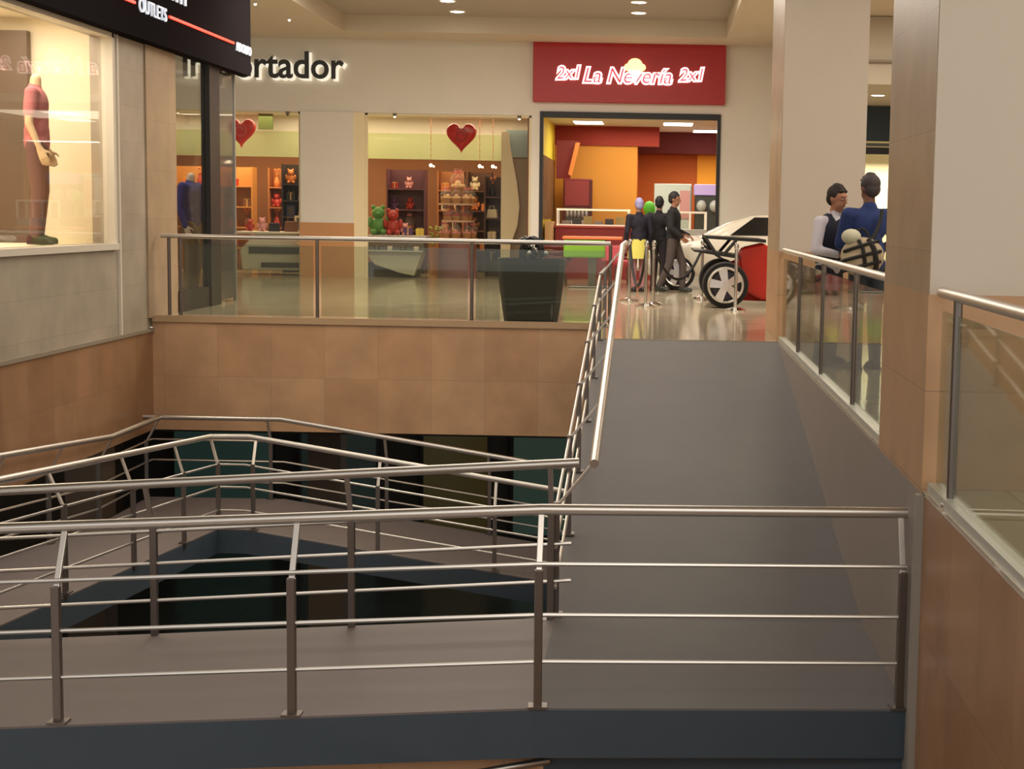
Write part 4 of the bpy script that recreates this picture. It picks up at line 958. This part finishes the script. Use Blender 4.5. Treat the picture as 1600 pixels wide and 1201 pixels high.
def figure(name, label, cat, loc, rz, H=1.72, skin=(186, 140, 108), hair=(30, 24, 22), top=(30, 30, 36), legs=(60, 54, 50), shoe=(26, 24, 24), pose=None,
           head_turn=0.0, head_tilt=0.0, headless=False, short_sleeve=False, hairtop=True, k=1.0, curl=(.5, .5), group=None, bulk=1.0):
    """local frame: facing -Y, z up, origin between the feet"""
    P = dict(neck=(0, .01, 1.46), chest=(0, .0, 1.27), waist=(0, 0, 1.06), pelvis=(0, .0, .93),
             shL=(.175, .01, 1.39), shR=(-.175, .01, 1.39), elL=(.22, .03, 1.11), elR=(-.22, .03, 1.11), wrL=(.22, -.06, .88), wrR=(-.22, -.06, .88),
             hiL=(.085, 0, .90), hiR=(-.085, 0, .90), knL=(.09, -.02, .49), knR=(-.09, -.02, .49), anL=(.09, .02, .085), anR=(-.09, .02, .085), head=(0, -.015, 1.61))
    if pose: P.update(pose)
    V = {a: Vector(c) for a, c in P.items()}
    r = thing(name, label, cat, loc, rz, group=group); r.scale = (H/1.72*k,)*3
    ms = C('skin_%d_%d_%d' % skin, skin, .55)
    hm = Matrix.Translation(V['head']) @ Matrix.Rotation(head_turn, 4, 'Z') @ Matrix.Rotation(head_tilt, 4, 'X')
    def hp(p): return hm @ Vector(p)
    mb = MB()
    rot = (head_tilt, 0, head_turn)
    if not headless:
        mb.ball(hp((0, .012, .02)), .076, .100, .092, 20, rot)           # cranium
        mb.ball(hp((0, -.018, -.045)), .058, .068, .066, 16, rot)         # jaw and cheeks
        mb.ball(hp((0, -.060, -.090)), .026, .020, .020, 10, rot)         # chin
        cap(mb, hp((0, -.084, .018)), .008, hp((0, -.104, -.022)), .013, 8)   # nose
        mb.ball(hp((.012, -.094, -.026)), .009); mb.ball(hp((-.012, -.094, -.026)), .009)
        mb.ball(hp((0, -.078, .034)), .045, .012, .014, 10, rot)          # brow
        for sx in (-1, 1): mb.ball(hp((.076*sx, .012, -.005)), .010, .030, .018, 8, rot)
        mb.ball(hp((0, -.078, -.055)), .024, .008, .012, 8, rot)          # lips
    cap(mb, V['neck'] + Vector((0, 0, -.06)), .058, V['neck'].lerp(V['head'], .45 if headless else .8), .050)
    # torso under clothes
    mb.ball(V['chest'], .135, .19, .085, 16); mb.ball(V['pelvis'], .135, .12, .09, 16)
    cap(mb, V['chest'], .09, V['pelvis'], .09)
    for s_ in 'LR':
        sd = 1 if s_ == 'L' else -1
        cap(mb, V['chest'] + Vector((.06*sd, 0, .08)), .055, V['sh'+s_], .048)
        cap(mb, V['sh'+s_], .047, V['el'+s_], .037); cap(mb, V['el'+s_], .036, V['wr'+s_], .025)
        d = V['wr'+s_] - V['el'+s_]
        hand(mb, V['wr'+s_], d, (-sd, 0, 0) if abs(d.normalized().z) > .5 else (0, 0, -1), -1 if s_ == 'L' else 1, 1.05, curl[0 if s_ == 'L' else 1])
        cap(mb, V['hi'+s_], .075, V['kn'+s_], .052); cap(mb, V['kn'+s_], .050, V['an'+s_], .036)
        f0 = V['an'+s_]; cap(mb, f0 + Vector((0, .03, -.045)), .030, f0 + Vector((0, -.13, -.055)), .022)
    body = remesh(mb, 'body', ms, r, .0085, 4)
    if not headless:
        eb = MB(); ew = MB(); mo = MB()
        for sx in (-1, 1):
            ew.ball(hp((.030*sx, -.079, .006)), .013, .009, .008, 8)
            eb.ball(hp((.030*sx, -.0865, .006)), .0055, .0055, .003, 8)
        ew.b.free(); [MB().ball(hp((.030*sx, -.079, .006)), .012, .008, .0065, 8).build('eye', C('eye_white', (205, 198, 190), .4), body, local=True, smooth=True) for sx in (-1, 1)]; eb.build('iris', C('iris', (30, 20, 16), .2), body, local=True, smooth=True)
        mo.ball(hp((0, -.090, -.055)), .024, .006, .006, 10); mo.build('mouth', C('lip', (150, 86, 76), .5), body, local=True, smooth=True)
        ho = MB()
        ho.ball(hp((0, .030, .045)), .084, .088, .094, 20, rot); ho.ball(hp((0, .055, -.005)), .076, .075, .066, 16, rot)
        for q in range(26):
            a = random.uniform(0, 2*PI); rr = random.uniform(.2, 1)
            ho.ball(hp((.062*rr*math.cos(a), .02+.07*rr*math.sin(a), .045+.088*math.sqrt(max(0, 1-rr*rr*.75)))), .018, seg=6)
        for sx in (-1, 1): ho.ball(hp((.072*sx, .005, .035)), .014, .035, .03, 8, rot)
        for q in range(5): ho.ball(hp((-.040+.020*q, -.054, .078)), .018, .016, .018, 8, rot)
        remesh(ho, 'hair', C('hair_%d_%d_%d' % hair, hair, .7, noise=.25, nscale=60), r, .009, 3)
    # top
    tb_ = MB()
    tb_.ball(V['chest'] + Vector((0, 0, .02)), .168, .17, .112, 18); tb_.ball(V['chest'] + Vector((0, .005, .10)), .165, .06, .085, 16)
    tb_.ball(V['waist'], .150, .16, .108, 16); tb_.ball(V['pelvis'] + Vector((0, 0, .02)), .158, .10, .112, 16)
    cap(tb_, V['chest'], .11, V['waist'], .11); cap(tb_, V['waist'], .115, V['pelvis'], .118)
    cap(tb_, V['neck'] + Vector((0, 0, -.07)), .075, V['neck'] + Vector((0, 0, -.015)), .064)
    for s_ in 'LR':
        sd = 1 if s_ == 'L' else -1
        cap(tb_, V['chest'] + Vector((.07*sd, 0, .10)), .065, V['sh'+s_], .065)
        if short_sleeve:
            cap(tb_, V['sh'+s_], .062, V['sh'+s_].lerp(V['el'+s_], .62), .062)
        else:
            cap(tb_, V['sh'+s_], .062, V['el'+s_], .052); cap(tb_, V['el'+s_], .051, V['wr'+s_], .038)
    if bulk != 1.0:
        for v in tb_.b.verts:
            c = V['chest']; v.co.x = c.x + (v.co.x-c.x)*(1+(bulk-1)*.6); v.co.y = c.y + (v.co.y-c.y)*bulk
    topo = remesh(tb_, 'jacket' if not short_sleeve else 'shirt', C('cloth_%d_%d_%d' % top, top, .85, bump=.25, nscale=9), r, .0125, 3)
    lg = MB(); lg.ball(V['pelvis'] + Vector((0, 0, -.02)), .150, .11, .108, 16)
    for s_ in 'LR':
        cap(lg, V['hi'+s_], .092, V['kn'+s_], .070); cap(lg, V['kn'+s_], .069, V['an'+s_] + Vector((0, 0, .0)), .056)
    remesh(lg, 'trousers', C('cloth_%d_%d_%d' % legs, legs, .85, bump=.25, nscale=9), r, .0125, 3)
    for s_ in 'LR':
        sh_ = MB(); f0 = V['an'+s_]
        cap(sh_, f0 + Vector((0, .035, -.040)), .045, f0 + Vector((0, -.06, -.045)), .045); cap(sh_, f0 + Vector((0, -.06, -.048)), .043, f0 + Vector((0, -.145, -.055)), .034)
        cap(sh_, f0 + Vector((0, .0, .02)), .048, f0 + Vector((0, .02, -.03)), .048)
        sh_.box(f0.x-.04, f0.x+.04, f0.y-.17, f0.y+.07, f0.z-.085, f0.z-.065)
        remesh(sh_, 'shoe', C('shoe_%d_%d_%d' % shoe, shoe, .5), r, .010, 2)
    return r, V, topo

# boy leaning on the handrail (faces +X and slightly toward the camera)
boy, BV, btop = figure('person', 'boy in white shirt and navy vest leaning on the balustrade between the pillars', 'person', (1.62, 14.95, 0), PI/2 - .75, H=1.67,
       skin=(176, 122, 92), hair=(34, 22, 18), top=(206, 200, 208), legs=(44, 46, 56),
       pose=dict(head=(-.02, -.10, 1.585), neck=(0, -.04, 1.45), chest=(0, -.02, 1.26), shR=(-.17, -.01, 1.36), shL=(.17, -.02, 1.36),
                 elR=(-.25, -.03, 1.10), wrR=(-.14, -.20, 1.06), elL=(.22, -.08, 1.1), wrL=(.10, -.26, 1.10)), head_turn=0.0, head_tilt=.15)
vb = MB()
vb.ball(Vector((0, -.02, 1.26)), .184, .20, .140, 18); vb.ball(Vector((0, 0, 1.05)), .172, .17, .135, 16); cap(vb, (0, -.01, 1.3), .13, (0, 0, 1.0), .135)
for sd in (-1, 1): cap(vb, (.07*sd, -.0, 1.36), .062, (.12*sd, .0, 1.37), .055)
remesh(vb, 'vest', C('navy_vest', (34, 36, 52), .85), boy, .012, 3)
cl = MB()
for sd in (-1, 1): cl.hexa([(.01*sd, -.125, 1.40), (.07*sd, -.11, 1.37), (.075*sd, -.06, 1.46), (.03*sd, -.10, 1.47)], [(.01*sd, -.135, 1.405), (.07*sd, -.125, 1.375), (.08*sd, -.07, 1.47), (.03*sd, -.11, 1.48)])
cl.build('collar', C('collar_white', (220, 216, 222), .7), boy, local=True)
# man, back to the camera
man, MV, mtop = figure('person', 'man in blue jacket seen from behind beside the boy', 'person', (1.92, 14.50, 0), PI + .25, bulk=1.12, H=1.74,
       skin=(120, 80, 62), hair=(62, 54, 54), top=(34, 52, 104), legs=(40, 46, 54),
       pose=dict(elL=(.215, -.08, 1.12), wrL=(.14, -.24, 1.08), shL=(.185, .01, 1.38), shR=(-.185, .01, 1.38), elR=(-.24, -.03, 1.12), wrR=(-.16, -.22, 1.06)), head_turn=.2, head_tilt=.05)
# backpack on the man's back
bpk = thing('backpack', 'tan and black striped backpack slung low between the boy and the man', 'backpack', (1.83, 14.18, .84), -.35)
TAN = C('pack_tan', (176, 158, 130), .8)
mb = MB(); mb.ball((0, 0, .19), .20, .17, .11, 16); mb.ball((-.04, -.04, .14), .14, .12, .09, 14); remesh(mb, 'bag_body', TAN, bpk, .012, 4)
def hug(x, z, off=.004):
    q = 1 - (x/.20)**2 - ((z-.19)/.17)**2; q2 = 1 - ((x+.04)/.14)**2 - ((z-.14)/.12)**2
    return min(-.11*math.sqrt(max(q, 0)), (-.04-.09*math.sqrt(q2)) if q2 > 0 else 0) - off
for k, z in enumerate((.10, .19, .28)):
    mb = MB(); w_ = .19 if k < 2 else .16; pts = []
    for q in range(15):
        t = -1 + 2*q/14; x = w_*t*.93; zz = z + .05*t
        pts.append((x, hug(x, zz), zz))
    mb.tube(pts, .017, 6).build('stripe', C('pack_black', (24, 22, 20), .7), bpk, local=True, smooth=True)
MB().tube([(.06, hug(.06, .34), .34), (.12, hug(.12, .26), .26), (.14, hug(.14, .18), .18), (.14, hug(.14, .10), .10), (.10, -.03, .02)], .024, 6).build('strap', C('pack_black', (24, 22, 20), .7), bpk, local=True, smooth=True)
MB().tube([(-.02, hug(-.02, .33), .33), (.03, hug(.03, .25), .25), (.05, hug(.05, .15), .15), (.03, -.05, .02)], .018, 6).build('strap', C('pack_black', (24, 22, 20), .7), bpk, local=True, smooth=True)
MB().ball((-.10, -.02, .36), .09, .07, .08).build('top_pocket', C('pack_cream', (200, 196, 170), .8), bpk, local=True, smooth=True)
MB().tube([(-.02+.07*math.cos(a), .03, .33+.10*math.sin(a)) for a in [PI*q/12 for q in range(13)]], .012, 6).tube([(.06, .06, .32), (.10, .12, .42), (.12, .17, .52), (.12, .20, .60)], .018, 6).build('carry_loop', C('pack_black', (24, 22, 20), .7), bpk, local=True)

# three people by the shop
walk = dict(anL=(.08, -.16, .10), knL=(.08, -.16, .50), anR=(-.08, .22, .12), knR=(-.08, .05, .50))
figure('person', 'walking man in dark jacket and brown-grey trousers, rightmost of the three', 'person', (.32, 28.55, 0), PI/2 - .2, bulk=1.12, H=1.76,
       skin=(150, 104, 80), hair=(28, 24, 24), top=(24, 22, 26), legs=(72, 62, 60), shoe=(34, 38, 30),
       pose=dict(walk, elR=(-.24, .0, 1.12), wrR=(-.2, -.16, .98), elL=(.22, .02, 1.1), wrL=(.16, -.2, 1.0)), head_tilt=.1)
figure('person', 'dark-haired person in black between the two others by the stanchions', 'person', (.06, 29.0, 0), PI - .4, bulk=1.12, H=1.68,
       skin=(140, 100, 80), hair=(20, 16, 18), top=(26, 22, 28), legs=(36, 30, 38), head_turn=.2)
kid, KV_, kt = figure('person', 'person with pale lavender cap, dark jacket and yellow skirt beside the stanchions', 'person', (-.30, 28.65, 0), PI + .3, H=1.64,
       skin=(150, 110, 90), hair=(150, 144, 190), top=(26, 22, 36), legs=(150, 104, 106), bulk=1.12)
MB().lathe([(.155, .98), (.175, .90), (.20, .72), (.21, .62), (.19, .62), (.15, .9)], n=24, sy=.8).build('skirt', C('yellow_cloth', (206, 198, 96), .8), kid, local=True, smooth=True)
# mannequins
figure('mannequin', 'headless mannequin in pink polo shirt and brown trousers in the left display window', 'mannequin', (-6.66, 17.35, .93), PI/2+.2, H=1.98,
       skin=(222, 190, 150), top=(186, 112, 112), legs=(112, 82, 78), shoe=(50, 30, 26), headless=True, short_sleeve=True)
figure('mannequin', 'headless mannequin in blue jacket and khaki trousers behind the dark shop post', 'mannequin', (-6.60, 22.85, .14), PI/2-.3, H=1.86,
       skin=(222, 200, 176), top=(36, 50, 130), legs=(126, 106, 78), shoe=(40, 30, 28), headless=True)
